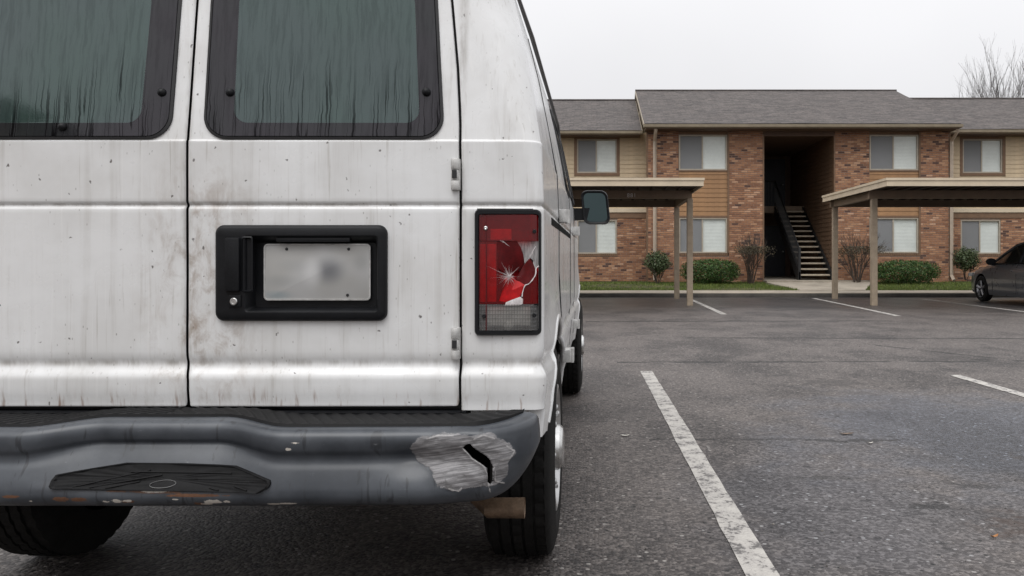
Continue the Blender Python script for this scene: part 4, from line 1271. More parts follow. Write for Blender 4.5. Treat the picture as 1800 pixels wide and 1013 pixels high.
        m_.lathe([(-.055, .001), (-.05, .055), (-.02, .078), (.03, .085), (.05, .08), (.052, .001)], (0, 0, 0), 'Y', 16)
        m_.v = [(cx + v[0] * 1.35, Lc / 2 - 1.62 - v[1] * 1.2, .98 + v[2]) for v in m_.v]; m_.obj('wing_mirror', MT['plastic'], r, 40, recalc=True)
        t = G(); t.box(sg * .86 - .06, sg * .86 + .06, Lc / 2 - 1.66, Lc / 2 - 1.60, .92, .95); t.obj('mirror_stalk', MT['plastic'], r)
        for s in (2.35, 3.32):
            t = G(); t.bbox(sg * half(s) * .985 - .015, sg * half(s) * .985 + .015, Lc / 2 - s - .09, Lc / 2 - s + .09, .755, .785, .006); t.obj('door_handle', MT['carpaint'], r, 50)
        for s in (1.52, 2.62, 3.55):
            t = G(); t.tube([(sg * (half(s) * .9 + .003), Lc / 2 - s, .90), (sg * (half(s) * .993 + .003), Lc / 2 - s, .70), (sg * (half(s) + .001), Lc / 2 - s, .5), (sg * (half(s) * .985), Lc / 2 - s, .28)], .004, 4); t.obj('door_seam', MT['rubber'], r)
        t = G(); t.bbox(sg * .66 - .17, sg * .66 + .17, Lc / 2 - .34, Lc / 2 - .10, .60, .70, .04); t.obj('headlight', MT['headlamp'], r, 50)
        t = G(); t.bbox(sg * .62 - .2, sg * .62 + .2, -Lc / 2 + .02, -Lc / 2 + .22, .72, .86, .04); t.obj('tail_light', MT['shardlit'], r, 50)
    for wc in WC:
        for sg in (-1, 1):
            c = (sg * .80, Lc / 2 - wc, .315)
            w_ = G(); w_.lathe([(-.10, .20), (-.10, .28), (-.08, .31), (.07, .315), (.095, .29), (.10, .235), (.085, .21)], c, 'X', 36)
            if sg < 0: w_.v = [(2 * c[0] - v[0], v[1], v[2]) for v in w_.v]
            ty = w_.obj('wheel', MT['tyre'], r, 35, recalc=True)
            rm = G(); rm.lathe([(.04, .001), (.05, .05), (.06, .06)], c, 'X', 20); rm.lathe([(.088, .21), (.075, .20), (.03, .19)], c, 'X', 36)
            for k in range(5):
                a = 2 * pi * k / 5 + .3
                p0 = (c[0] + .058, c[1] + cos(a) * .03, c[2] + sin(a) * .03); p1 = (c[0] + .07, c[1] + cos(a) * .20, c[2] + sin(a) * .20)
                rm.tube([p0, p1], [.030, .036], 6)
            if sg < 0: rm.v = [(2 * c[0] - v[0], v[1], v[2]) for v in rm.v]
            rm.obj('rim', MT['alloy'], ty, 40, recalc=True)
            dk = G(); dk.lathe([(-.02, .001), (-.02, .21)], c, 'X', 24)
            dk.obj('brake_disc', MT['void'], ty)
            lin = G(); lin.lathe([(-.16, .37), (.07, .37)], c, 'X', 24, -.2, pi + .2); 
            if sg < 0: lin.v = [(2 * c[0] - v[0], v[1], v[2]) for v in lin.v]
            lin.obj('wheel_arch', MT['void'], r)
    t = G(); t.box(-.66, .66, -2.0, 2.1, .20, .52); t.obj('floor_pan', MT['void'], r)
sedan(9.42, 20.95)

# small litter
def litter(name, x, y, s, mat, label, cat, a, curl):
    vs = []; fs = []
    n = 9
    for k in range(n):
        t = k / (n - 1); w = s * .42 * sin(pi * min(.98, max(.02, t))) * (1 + .25 * sin(9 * t)); zc = .003 + curl * (t - .5) ** 2 * 4
        X = (t - .5) * 2 * s
        for q in (-1, 0, 1):
            vs.append((x + cos(a) * X - sin(a) * w * q, y + sin(a) * X + cos(a) * w * q, zc + curl * .5 * abs(q)))
    for k in range(n - 1):
        for q in range(2): fs.append((k * 3 + q, k * 3 + q + 1, k * 3 + q + 4, k * 3 + q + 3))
    o = mk(name, vs, fs, mat, None, 60); tag(o, label, cat)
litter('fallen_leaf', *at(1748, 946, 1501.5 / (946 - 455))[:2], .02, MT['leaforange'], 'small orange dead leaf on the asphalt at lower right', 'leaf', .4, .008)
litter('fallen_leaf', *at(1488, 764, 1501.5 / (764 - 455))[:2], .045, MT['exhaust'], 'brown flattened leaf by the asphalt crack', 'leaf', .1, .006)
litter('paper_scrap', *at(1099, 767, 1501.5 / (767 - 455))[:2], .03, MT['scrap'], 'pale paper scrap between the van and the line', 'litter', .05, .006)
litter('paper_scrap', *at(1530, 780, 1501.5 / (780 - 455))[:2], .018, MT['scrap'], 'tiny pale scrap on the bluish asphalt', 'litter', .2, .005)
# ------------------------------------------------------------------ the white van (local: x = right, y = forward from the rear doors, z = up)
VX, VY = -1.174, 2.325
van = empty('cargo_van', (VX, VY, 0), 0, 'dirty white cargo van seen from behind with broken tail light and torn bumper', 'van')

def loc(px, py, d):
    """van-local x and z of a point of the rear at distance d"""
    return (px - 1050) / 1430 * d - VX, CAM_H - (py - 455) / 1430 * d

def prof(z):
    """inward offset of the pressed panel lines"""
    o = 0.0
    o += 0.004 * sstep(1.386, 1.392, z)                                    # ledge under the windows
    o += 0.0075 * exp(-((z - 1.203) / 0.0065) ** 2)                        # middle groove
    o += 0.007 * exp(-((z - 0.750) / 0.016) ** 2)                          # hollow above the lower swell
    o += -0.0105 * sstep(0.740, 0.708, z) + 0.005 * sstep(0.68, 0.63, z)
    return o
def lean(z):
    return 0.134 * max(0, z - 1.392)
def bow(u):
    return 0.010 * (abs(u) / 1.0) ** 3
def us(z):
    return interp([(0.45, .99), (0.60, 1.012), (0.80, 1.02), (1.20, 1.02), (1.392, 1.012), (1.55, .985), (1.75, .945), (1.95, .895)], z)
def rc(z):
    return interp([(0.4, .03), (1.22, .03), (1.392, .06), (1.6, .11), (1.8, .15), (1.95, .16)], z)
def ug(z):
    """door / quarter-panel joint"""
    return interp([(0.5, .782), (1.30, .782), (1.45, .779), (1.60, .769), (1.80, .748), (1.95, .728)], z)
def mid(z):
    """joint between the two doors"""
    return 0.007 * sstep(0.75, 0.70, z)
def dent(u, z):
    d = 0.0
    for (a, b, r, k) in ((.045, .90, .05, .0025), (-.09, .95, .07, .003), (.02, 1.02, .04, .002), (-.12, 1.05, .04, .002), (-.35, .9, .12, .002)):
        d += k * exp(-(((u - a) ** 2 + (z - b) ** 2) / r ** 2))
    return d + .0012 * pnoise(u * 5, z * 5)
def rear_y(u, z):
    return prof(z) + lean(z) + bow(u) + dent(u, z)

ROWS = [.47, .53, .585, .604, .612, .617, .622, .628, .634, .645, .66, .675, .69, .700, .706, .712, .718, .724, .730, .736, .742, .748, .754, .762, .772, .785, .80, .815, .83, .86, .90, .95, 1.0, 1.05, 1.10, 1.15, 1.18, 1.190, 1.194, 1.197, 1.200, 1.203, 1.206, 1.209, 1.212, 1.216, 1.225, 1.25, 1.28, 1.31, 1.34, 1.365, 1.380, 1.385, 1.387, 1.389, 1.391, 1.393, 1.398, 1.41, 1.44, 1.48, 1.52, 1.56, 1.60, 1.64, 1.68, 1.72, 1.76, 1.80, 1.85, 1.90, 1.95]
WHEEL_Y = (.615, 4.06); ZW = .372; RA = .47

def side_x(v, z, off=0.0):
    fl = 0.0
    for wy in WHEEL_Y:
        dd = sqrt((v - wy) ** 2 + (z - ZW) ** 2)
        fl = max(fl, 0.014 * sstep(.66, .47, dd))
    nose = .35 * max(0, v - 4.1) ** 2 * .55
    return us(z) - prof(z) * (1 if v < 3.9 else .3) + fl - nose + off
def side_z(v, z):
    if v > 3.25 and z > 1.392:
        k = interp([(3.25, 1), (4.05, .05), (4.9, -.12)], v)
        return 1.392 + (z - 1.392) * k
    return z

def shell_side(sg):
    """quarter panel, rounded corner and flank of one side as one sheet"""
    QB = [.784, .7865, .792, .80, .815, .828, .87, .92, .95, .975, .985, .99]
    cols = len(QB) + 8
    SV = [.06 + .016 * i for i in range(76)] + [1.26 + .06 * i for i in range(1, 39)] + [3.54 + .02 * i for i in range(1, 53)] + [4.58 + .06 * i for i in range(1, 7)]
    vs = []; key = []
    for z in ROWS:
        y0 = prof(z) + lean(z); U = us(z) - 0; r = rc(z); g0 = ug(z) + .0035
        inset = .035 if z < .616 else 0.0
        row = []
        for j, c in enumerate(QB):
            u = g0 + (c - .784) / (.99 - .784) * (U - r - g0)
            e = {0: .004, 1: .0012}.get(j, 0)
            row.append((u, rear_y(u, z) + e + inset))
        y0b = row[-1][1]
        for k in range(1, 9):
            a = pi / 2 * k / 8
            sx = side_x(.06, z); 
            row.append((U - r + (r + (sx - U)) * sin(a), y0b + r * (1 - cos(a)) * (1 if z > .616 else .5)))
        ys = row[-1][1]
        for i, v in enumerate(SV):
            vv = ys + (v - .06 + .012) * (4.92 - ys) / 4.92
            row.append((side_x(vv, z), vv))
        for (u, v) in row:
            vs.append((sg * u, v, side_z(v, z)))
    n = len(QB) + 8 + len(SV)
    fs = []
    for j in range(len(ROWS) - 1):
        for i in range(n - 1):
            if i < len(QB) - 1 and .829 < (ROWS[j] + ROWS[j + 1]) / 2 < 1.1935 and 5 <= i <= 10: continue     # tail-light opening
            f = (j * n + i, j * n + i + 1, (j + 1) * n + i + 1, (j + 1) * n + i)
            c = [sum(vs[q][k] for q in f) / 4 for k in range(3)]
            if c[2] < .52 and i >= len(QB) - 2 and c[1] < .5: continue
            if c[1] > .05 and any((c[1] - wy) ** 2 + (c[2] - ZW) ** 2 < RA ** 2 for wy in WHEEL_Y): continue
            fs.append(f if sg > 0 else f[::-1])
    return vs, fs, n

def clean(bm):
    bmesh.ops.delete(bm, geom=[v for v in bm.verts if not v.link_faces], context='VERTS')

def build_body():
    b = G(); top = {}
    for sg in (1, -1):
        vs, fs, n = shell_side(sg)
        top[sg] = vs[-n:]
        b.add(vs, fs)
    # roof, windscreen and bonnet: sheet between the two top edges
    m = 14; i0 = 19; nr = len(top[1]) - i0; vs = []; fs = []
    def arch(a, c, t):
        p = a.lerp(c, t); q = 1 - abs(2 * t - 1) ** 2.6
        return (p.x, p.y, p.z + interp([(0, .11), (3.2, .15), (4.1, .06), (4.9, .03)], a.y) * q)
    for i in range(i0, i0 + nr):
        a, c = Vector(top[1][i]), Vector(top[-1][i])
        crown = interp([(0, .11), (3.2, .15), (4.1, .06), (4.9, .03)], a.y)
        for k in range(m + 1):
            t = k / m; p = a.lerp(c, t); q = 1 - abs(2 * t - 1) ** 2.6
            vs.append((p.x, p.y, p.z + crown * q))
    for i in range(nr - 1):
        for k in range(m):
            fs.append((i * (m + 1) + k, (i + 1) * (m + 1) + k, (i + 1) * (m + 1) + k + 1, i * (m + 1) + k + 1))
    b.add(vs, [f[::-1] for f in fs])
    # header over the doors
    hl = [top[1][k] for k in range(i0, -1, -1)]
    hl += [(u, rear_y(u, 1.93), 1.93) for u in [.727 - 1.454 * k / 30 for k in range(31)]]
    hl += [top[-1][k] for k in range(0, i0 + 1)]
    A, C = Vector(top[1][i0]), Vector(top[-1][i0]); nh = len(hl)
    rows_ = [hl]
    for s in (.35, .7, 1.0):
        rw = []
        for p in hl:
            e = arch(A, C, max(0, min(1, (A.x - p[0]) / (A.x - C.x))))
            rw.append((lerp(p[0], e[0], s), lerp(p[1], e[1], s * s), lerp(p[2], e[2], s ** .7)))
        rows_.append(rw)
    b.add([p for r in rows_ for p in r], [(j * nh + k + 1, j * nh + k, (j + 1) * nh + k, (j + 1) * nh + k + 1) for j in range(3) for k in range(nh - 1)])
    # nose: closes the front end
    vs_, fs_, n = shell_side(1)
    fr = [vs_[j * n + n - 1] for j in range(len(ROWS))]
    nv = [(x, y, z) for (x, y, z) in fr] + [(-x, y, z) for (x, y, z) in fr]; L_ = len(fr)
    b.add(nv, [(j, L_ + j, L_ + j + 1, j + 1) for j in range(L_ - 1)])
    me = bpy.data.meshes.new('body'); me.from_pydata(b.v, [], b.f)
    bm = bmesh.new(); bm.from_mesh(me); clean(bm)
    bmesh.ops.remove_doubles(bm, verts=bm.verts[:], dist=.0002)
    for v in bm.verts:
        if v.is_boundary and abs(v.co.x) > .8 and v.co.y > .05:
            for wy in WHEEL_Y:
                dy, dz = v.co.y - wy, v.co.z - ZW; d = sqrt(dy * dy + dz * dz)
                if RA - .05 < d < RA + .04 and v.co.z > .475:
                    v.co.y = wy + dy / d * RA; v.co.z = ZW + dz / d * RA
    bm.to_mesh(me); bm.free()
    me.materials.append(MT['paint']); me.materials.append(MT['sideglass'])
    for p in me.polygons:
        p.use_smooth = True
        c = p.center
        if 3.42 < c.y < 4.02 and abs(c.x) < .80 and p.normal.z > .2 and c.z > 1.44: p.material_index = 1
    me.set_sharp_from_angle(angle=radians(32))
    o = link('body', me, van)
    md = o.modifiers.new('thick', 'SOLIDIFY'); md.thickness = .016; md.offset = -1
    o.modifiers.new('split', 'EDGE_SPLIT').split_angle = radians(40)
    return o
body = build_body()
for sg in (1, -1):
    for wy in WHEEL_Y:
        t = G(); pts = []
        for k in range(33):
            a = .30 + (pi - .68) * k / 32
            y, z = wy + RA * cos(a), ZW + RA * sin(a)
            pts.append((sg * (side_x(y, z) - .004), y, z))
        t.tube(pts, .010, 8); t.obj('arch_lip', MT['paint'], van, 60)

# hatch frame behind the doors, floor and chassis
fr = G()
vs = []; 
for z in (.55, .9, 1.2, 1.392, 1.97):
    for k in (-1, -.5, 0, .5, 1): vs.append((k * (ug(z) + .025), rear_y(0, max(z, .8)) + .034, min(z, 1.94)))
fr.add(vs, [(j * 5 + i, j * 5 + i + 1, j * 5 + i + 6, j * 5 + i + 5) for j in range(4) for i in range(4)])
fr.obj('door_seal', MT['rubber'], van)
t = G(); t.box(-.80, .80, -.01, .3, .50, .614); t.box(-.78, .785, -.03, .03, .60, .616); t.obj('rear_sill', MT['plastic'], van)
t = G(); t.box(-.70, .70, .05, 4.6, .44, .56); t.box(-.52, -.42, .02, 4.4, .36, .46); t.box(.42, .52, .02, 4.4, .36, .46); t.obj('chassis', MT['void'], van)
t = G(); t.tube([(-.82, WHEEL_Y[0], ZW), (.82, WHEEL_Y[0], ZW)], .05, 10); t.lathe([(-.14, .03), (-.10, .11), (0, .15), (.10, .11), (.14, .03)], (.05, WHEEL_Y[0], ZW), 'X', 16); t.tube([(-.82, WHEEL_Y[1], ZW), (.82, WHEEL_Y[1], ZW)], .045, 8); t.obj('axle', MT['void'], van, 40)
# wheel, muffler and tank box added unseen under the tail to darken the ground
t = G(); t.lathe([(-.10, .20), (-.10, .33), (-.06, .365), (.06, .365), (.10, .33), (.10, .20)], (-.12, .42, .45), 'Z', 36); t.lathe([(-.02, .001), (-.02, .22)], (-.12, .42, .45), 'Z', 24); t.obj('shade_spare_wheel', MT['tyre'], van, 40)
t = G(); t.tube([(.62, .9, .36), (.62, 1.6, .36)], .11, 14); t.box(-.62, -.2, 1.0, 2.2, .30, .44); t.obj('shade_silencer', MT['void'], van, 40)
for sx in (-.60, .60):
    t = G(); t.tube([(sx, .06, .42), (sx, WHEEL_Y[0], .30), (sx, 1.25, .42)], .032, 6); t.obj('leaf_spring', MT['void'], van)

# ---- rear doors
def door(sg):
    """sg = 1 right leaf, -1 left leaf"""
    z0 = .6275; zs = [z for z in ROWS if z > z0 + .001 and z < 1.93]
    zs = sorted([z0, z0 + .0015, z0 + .004, .886, 1.134] + [z for z in zs if z > z0 + .006] + [1.925])
    BU = [0, .0025, .006, .014, .03, .06, .098, .16, .24, .33, .42, .50, .556, .62, .66, .70, .735, .757, .767, .7725, .775]
    vs = []; fs = []
    n = len(BU)
    for z in zs:
        l = .0035 + mid(z) * sg; rgt = ug(z) - .0035
        cr = .012
        q = z - z0
        ins = cr - sqrt(max(0, cr * cr - (cr - q) ** 2)) if q < cr else 0
        for i, b in enumerate(BU):
            if b <= .62: u = l + b * (1 - 0)
            else: u = (l + .62) + (b - .62) / (.775 - .62) * (rgt - l - .62)
            u = max(l + ins, min(rgt - ins, u))
            if i == 0: u = l + ins
            if i == n - 1: u = rgt - ins
            e = 0.0
            if i == 0 or i == n - 1: e = .0045
            elif i == 1 or i == n - 2: e = .0013
            if q < .001: e = max(e, .0045)
            elif q < .003: e = max(e, .0013)
            vs.append((sg * u, rear_y(sg * u, z) + e, z))
    for j in range(len(zs) - 1):
        for i in range(n - 1):
            zc = (zs[j] + zs[j + 1]) / 2; uc = abs(vs[j * n + i][0] + vs[j * n + i + 1][0]) / 2
            if sg > 0 and .886 < zc < 1.134 and .102 < uc < .558: continue          # opening behind the plate carrier
            f = (j * n + i, j * n + i + 1, (j + 1) * n + i + 1, (j + 1) * n + i)
            fs.append(f if sg > 0 else f[::-1])
    o = mk('rear_door', vs, fs, MT['paint'], van, 32)
    bm = bmesh.new(); bm.from_mesh(o.data); clean(bm); bm.to_mesh(o.data); bm.free()
    md = o.modifiers.new('thick', 'SOLIDIFY'); md.thickness = .014; md.offset = -1
    o.modifiers.new('split', 'EDGE_SPLIT').split_angle = radians(40)
    return o
dR, dL = door(1), door(-1)
dR['label'] = 'right rear door with the plate carrier'
dL['label'] = 'left rear door, grimy and dented near the joint'

def glass_set(dr, sg):
    def edge(inset, out):
        """outline of the pane: upright inner edge, outer edge leaning in"""
        pts = rr(.052 + inset[0], .730 - inset[1], 1.397 + inset[2], 1.885 - inset[3], inset[4], 9)
        L_ = []
        for (u, z) in pts:
            tz = (z - 1.397) / .41
            k = (u - .052) / .678
            u = u - .030 * max(0, tz) * k - .003 * max(0, tz) * (1 - k)
            L_.append((sg * u, lean(z) + bow(u) + .004 + out, z))
        return L_ if sg > 0 else L_[::-1]
    seal = G(); seal.ring([edge((-.007, -.007, -.006, -.006, .070), .004), edge((-.006, -.006, -.005, -.005, .068), -.005), edge((.001, .001, .001, .001, .064), -.007), edge((.003, .003, .003, .003, .062), -.003)])
    seal.obj('window_seal', MT['rubber'], dr, 40)
    bd = G(); bd.ring([edge((.002, .002, .002, .002, .062), -.0045), edge((.004, .004, .004, .004, .060), -.0075), edge((.082, .062, .042, .05, .040), -.0075)])
    bd.obj('glass_border', MT['frit'], dr, 20)
    gl = G(); gl.ring([edge((.0822, .0622, .0422, .05, .040), -.0074)], close=True)
    gl.obj('window_glass', MT['glass'], dr)
    for (u, z) in (((.118, 1.528), (.682, 1.530)) if sg > 0 else ((.078, 1.528), (.355, 1.427))):
        y = lean(z) + .004 - .0075
        b = G(); b.lathe([(0, .0125), (-.003, .0122), (-.009, .0085), (-.0115, .004), (-.012, .0005)], (sg * u, y, z), 'Y', 16)
        b.obj('window_bolt', MT['plastic'], dr, 50, recalc=True)
glass_set(dR, 1)
glass_set(dL, -1)

def hinge(dr, sg, u, z, h):
    y = rear_y(u, z)
    b = G()
    for (a, c, r) in ((-.5, -.20, .0125), (-.19, .14, .0105), (.15, .5, .0125)):
        b.lathe([(a * h, .001), (a * h, r * .8), (a * h + .003, r), (c * h - .003, r), (c * h, r * .8), (c * h, .001)], (sg * u, y - .012, z), 'Z', 14)
    b.bbox(sg * u - .013, sg * u + .013, y - .010, y + .012, z - h * .5, z + h * .5, .003)
    b.obj('hinge', MT['hinge'], dr, 40, recalc=True)
    k = G(); k.box(sg * u - .007, sg * u + .006, y - .026, y - .020, z - .012, z + .011); k.obj('hinge_pin', MT['rubber'], dr)
for (py, h) in ((307, .09), (604, .09)):
    u, z = loc(801, py, VY); hinge(dR, 1, u, z, h); hinge(dL, -1, u, z, h)

# ---- plate carrier with handle and lock
def plate_set():
    u0, z1 = loc(381, 396, VY); u1, z0 = loc(681, 564, VY)
    def L_(a, b, c, d, r, y): return [(u, y, z) for (u, z) in rr(a, b, c, d, r, 6)]
    pu0, pu1, pz0, pz1 = .176, .548, .902, 1.112
    g_ = G()
    g_.ring([L_(u0 - .001, u1 + .001, z0 - .001, z1 + .001, .026, .012), L_(u0, u1, z0, z1, .025, -.008), L_(u0 + .003, u1 - .003, z0 + .003, z1 - .003, .023, -.0135), L_(u0 + .010, u1 - .010, z0 + .010, z1 - .010, .018, -.018),
             L_(pu0 - .004, pu1 + .004, pz0 - .004, pz1 + .004, .010, -.018), L_(pu0, pu1, pz0, pz1, .008, -.014), L_(pu0 + .012, pu1 - .012, pz0 + .008, pz1 - .016, .008, .022)], close=True)
    c = g_.obj('plate_carrier', MT['plastic'], dR, 35)
    # plate
    a, z1p = loc(465, 430, 2.335); b, z0p = loc(650, 527, 2.335)
    p = G(); p.ring([L_(a, b, z0p, z1p, .010, .014), L_(a, b, z0p, z1p, .010, .0105), L_(a + .001, b - .001, z0p + .001, z1p - .001, .009, .010)], close=True)
    p.obj('license_plate', MT['plate'], dR, 30)
    rm = G(); rm.ring([L_(a - .002, b + .002, z0p - .002, z1p + .002, .012, .015), L_(a - .002, b + .002, z0p - .002, z1p + .002, .012, .009), L_(a + .0015, b - .0015, z0p + .0015, z1p - .0015, .0095, .008), L_(a + .002, b - .002, z0p + .002, z1p - .002, .009, .0105)])
    rm.obj('plate_frame', MT['hinge'], dR, 30)
    for (px, py) in ((504, 438), (613, 438), (611, 519)):
        u, z = loc(px, py, 2.335); s = G(); s.lathe([(0, .0045), (-.002, .004), (-.0025, .0003)], (u, .0098, z), 'Y', 10); s.obj('plate_screw', MT['rubber'], dR, 40, recalc=True)
    # pull handle standing in its own well
    hu0, hz1 = loc(398, 418, 2.31); hu1, hz0 = loc(424, 512, 2.31)
    h = G(); h.bbox(hu0, hu1, -.030, -.012, hz0, hz1, .006); h.obj('door_handle', MT['plastic'], dR, 50)
    w = G(); w.ring([L_(hu1 + .002, hu1 + .034, hz0 - .004, hz1 + .004, .006, -.0183), L_(hu1 + .005, hu1 + .031, hz0, hz1, .005, -.0205), L_(hu1 + .008, hu1 + .028, hz0 + .004, hz1 - .004, .004, -.010)], close=True)
    w.obj('handle_well', MT['plastic'], dR, 35)
    lu, lz = loc(413.5, 530, 2.31)
    bs = G(); bs.bbox(lu - .017, lu + .019, -.0225, -.012, lz - .016, lz + .018, .003); bs.obj('lock_boss', MT['plastic'], dR, 50)
    lk = G(); lk.lathe([(0, .0105), (-.004, .0105), (-.0055, .009), (-.0055, .006), (-.0045, .0055), (-.0045, .0005)], (lu, -.0225, lz), 'Y', 20); lk.obj('lock', MT['chrome'], dR, 35, recalc=True)
    # lamp bar over the plate
    t = G(); t.bbox(.26, .47, -.012, .012, 1.098, 1.110, .003); t.obj('plate_lamp', MT['plastic'], dR, 50)
plate_set()

# ---- tail lights
def zp(x, y, d=2.318):
    """point of the close-up of the lamp -> van-local"""
    return loc(780 + x / 2.533, 340 + y / 2.533, d)

def snap_grid(x0, x1, z0, z1, n, m, polys, mat, name, parent, y, sgn):
    vs = [(x0 + (x1 - x0) * i / n, z0 + (z1 - z0) * j / m) for j in range(m + 1) for i in range(n + 1)]
    fs = []
    for j in range(m):
        for i in range(n):
            f = (j * (n + 1) + i, j * (n + 1) + i + 1, (j + 1) * (n + 1) + i + 1, (j + 1) * (n + 1) + i)
            c = (sum(vs[q][0] for q in f) / 4, sum(vs[q][1] for q in f) / 4)
            if any(inpoly(c, p) for p in polys): continue
            fs.append(f)
    cnt = {}
    for f in fs:
        for q in f: cnt[q] = cnt.get(q, 0) + 1
    st_ = max((x1 - x0) / n, (z1 - z0) / m)
    V3 = []
    for q, (x, z) in enumerate(vs):
        i, j = q % (n + 1), q // (n + 1)
        if 0 < cnt.get(q, 0) < 4 and polys:
            for p in polys:
                b, d = nearpoly((x, z), p)
                if d < st_ * .8: x, z = (b.x if 0 < i < n else x), (b.y if 0 < j < m else z); break
        V3.append((sgn * x, y(x, z), z))
    o = mk(name, V3, fs if sgn > 0 else [f[::-1] for f in fs], mat, parent, 30)
    bm = bmesh.new(); bm.from_mesh(o.data); clean(bm); bm.to_mesh(o.data); bm.free()
    return o

def tail_light(sg, broken):
    u0, z1 = .824, 1.191; u1, z0 = 1.013, .831
    def L_(a, b, c, d, r, y):
        return [(sg * u, y + .018 * sstep(.985, 1.01, u), z) for (u, z) in rr(a, b, c, d, r, 5)][::sg]
    hs = G(); hs.ring([L_(u0, u1, z0, z1, .014, .020), L_(u0, u1, z0, z1, .014, -.006), L_(u0 + .003, u1 - .003, z0 + .003, z1 - .003, .012, -.011), L_(u0 + .011, u1 - .006, z0 + .012, z1 - .013, .009, -.011), L_(u0 + .013, u1 - .008, z0 + .014, z1 - .015, .008, -.004), L_(u0 + .014, u1 - .012, z0 + .016, z1 - .017, .008, .045)], close=False)
    r = hs.obj('tail_light', MT['plastic'], van, 35)
    if broken: r['label'] = 'right tail light, its red lens smashed'
    # bowl of the lamp
    ib = G(); ib.ring([L_(u0 + .014, u1 - .012, z0 + .016, z1 - .017, .008, .0448), L_(u0 + .03, u1 - .03, z0 + .03, z1 - .03, .01, .050)], close=True); ib.obj('reflector', MT['bowl'], r, 20)
    # bright reflector blocks behind the lens
    for (x0_, x1_, y0_, y1_) in ((205, 300, 158, 208), (158, 232, 225, 485), (190, 400, 505, 590)):
        (pa, za), (pb, zb2) = zp(x0_, y1_), zp(x1_, y0_)
        t = G(); t.bbox(min(sg * pa, sg * pb), max(sg * pa, sg * pb), .004, .03, za, zb2, .002); t.obj('reflector_block', MT['silver'], r)
    for (zz0, zz1, mm) in ((zp(0, 213)[1], z1 - .0155, MT['shard']), (zp(0, 494)[1], zp(0, 345)[1], MT['shard']), (z0 + .0145, zp(0, 496)[1], MT['plastic'])):
        vs = [];
        for q in range(9):
            x = .983 + (u1 - .009 - .983) * q / 8; yy = -.0062 + .018 * sstep(.985, 1.01, x) + .0016
            vs += [(sg * x, yy, zz0), (sg * x, yy, zz1)]
        mk('lens_backing', vs, [(2 * q, 2 * q + 2, 2 * q + 3, 2 * q + 1) for q in range(8)], mm, r)
    for zc in (.985, .86):
        t = G(); t.lathe([(.046, .040), (.030, .034), (.020, .016), (.005, .013), (-.001, .0005)], (sg * (u0 + .095 if zc < 1.1 else u0 + .06), 0, zc), 'Y', 18); t.obj('bulb', MT['silver'] if zc < .9 else MT['redinner'], r, 50, recalc=True)
    a, b = u0 + .0135, u1 - .0085
    zt_, zm, zc_, zb_ = z1 - .0155, zp(0, 213)[1], zp(0, 494)[1], z0 + .0145
    yl = lambda x, z: -.0062 + .018 * sstep(.985, 1.01, x)
    snap_grid(a, b, zm + .0006, zt_, 20, 8, [], MT['redlens'], 'red_lens', r, yl, sg)
    snap_grid(a, b, zb_, zc_ - .0006, 20, 8, [], MT['clearlens'], 'clear_lens', r, yl, sg)
    dv = G(); dv.box(min(sg * a, sg * b), max(sg * a, sg * b), -.0015, .03, zc_ - .002, zc_ + .001); dv.obj('divider', MT['plastic'], r)
    dv = G(); dv.box(min(sg * (a + .0185), sg * (a + .021)), max(sg * (a + .0185), sg * (a + .021)), -.0070, .002, zb_, zt_); dv.obj('lens_rib', MT['shard'], r)
    if not broken:
        snap_grid(a, b, zc_ + .0006, zm - .0006, 20, 16, [], MT['redlens'], 'red_lens', r, yl, sg)
    else:
        Z = lambda pts: [zp(*p) for p in pts]
        hole = Z([(237, 212), (455, 205), (455, 322), (416, 330), (409, 338), (408, 368), (398, 384), (380, 402), (362, 409), (352, 430), (349, 462), (354, 470), (351, 505), (262, 505), (276, 483), (247, 478), (262, 430), (280, 398), (270, 372), (240, 335)])
        snap_grid(a, b, zc_ + .0006, zm - .0006, 76, 66, [hole], MT['redlens'], 'broken_red_lens', r, yl, sg)
        def shard(pts, ys, mat, name='lens_shard'):
            P2 = Z(pts); s = G()
            vs = [(p[0], y_, p[1]) for p, y_ in zip(P2, ys)]; n = len(vs)
            cx = tuple(sum(v[k] for v in vs) / n for k in range(3)); cx = (cx[0], cx[1] - .0025, cx[2])
            bk = [(v[0], v[1] + .0028, v[2]) for v in vs]
            s.add(vs + [cx] + bk, [(k, (k + 1) % n, n) for k in range(n)] + [tuple(n + 1 + k for k in range(n))[::-1]] + [(k, n + 1 + k, n + 1 + (k + 1) % n, (k + 1) % n) for k in range(n)])
            s.obj(name, mat, r, 25, recalc=True)
        shard([(235, 214), (325, 214), (342, 240), (352, 275), (357, 308), (340, 335), (316, 352), (293, 369), (268, 352), (240, 334), (236, 270)], [-.002, -.001, 0, .004, .009, .013, .014, .010, .004, -.002, -.002], MT['shard'])
        shard([(357, 312), (380, 290), (397, 312), (408, 340), (405, 366), (380, 400), (362, 407), (334, 392), (318, 380), (330, 362)], [.010, .004, .001, -.001, -.001, -.001, -.001, .006, .014, .016], MT['shard'])
        shard([(293, 371), (312, 385), (336, 394), (360, 408), (350, 440), (338, 462), (300, 474), (275, 485), (246, 480), (258, 440), (274, 404)], [.002, .009, .006, -.001, -.002, -.004, -.004, -.003, -.003, -.003, -.002], MT['shardlit'])
        shard([(276, 486), (304, 474), (341, 461), (353, 470), (351, 493), (335, 499), (271, 501)], [-.005, -.006, -.006, -.005, -.004, -.004, -.004], MT['whitecrack'], 'bare_plastic')
        # silvery inner wall seen through the gap
        P2 = Z([(326, 214), (416, 212), (416, 330), (412, 331), (398, 300), (384, 288), (358, 312), (352, 270)])
        s = G(); s.prism(P2, lambda p: (p[0], .008, p[1]), lambda p: (p[0], .014, p[1])); s.obj('inner_wall', MT['silvergrey'], r, recalc=True)
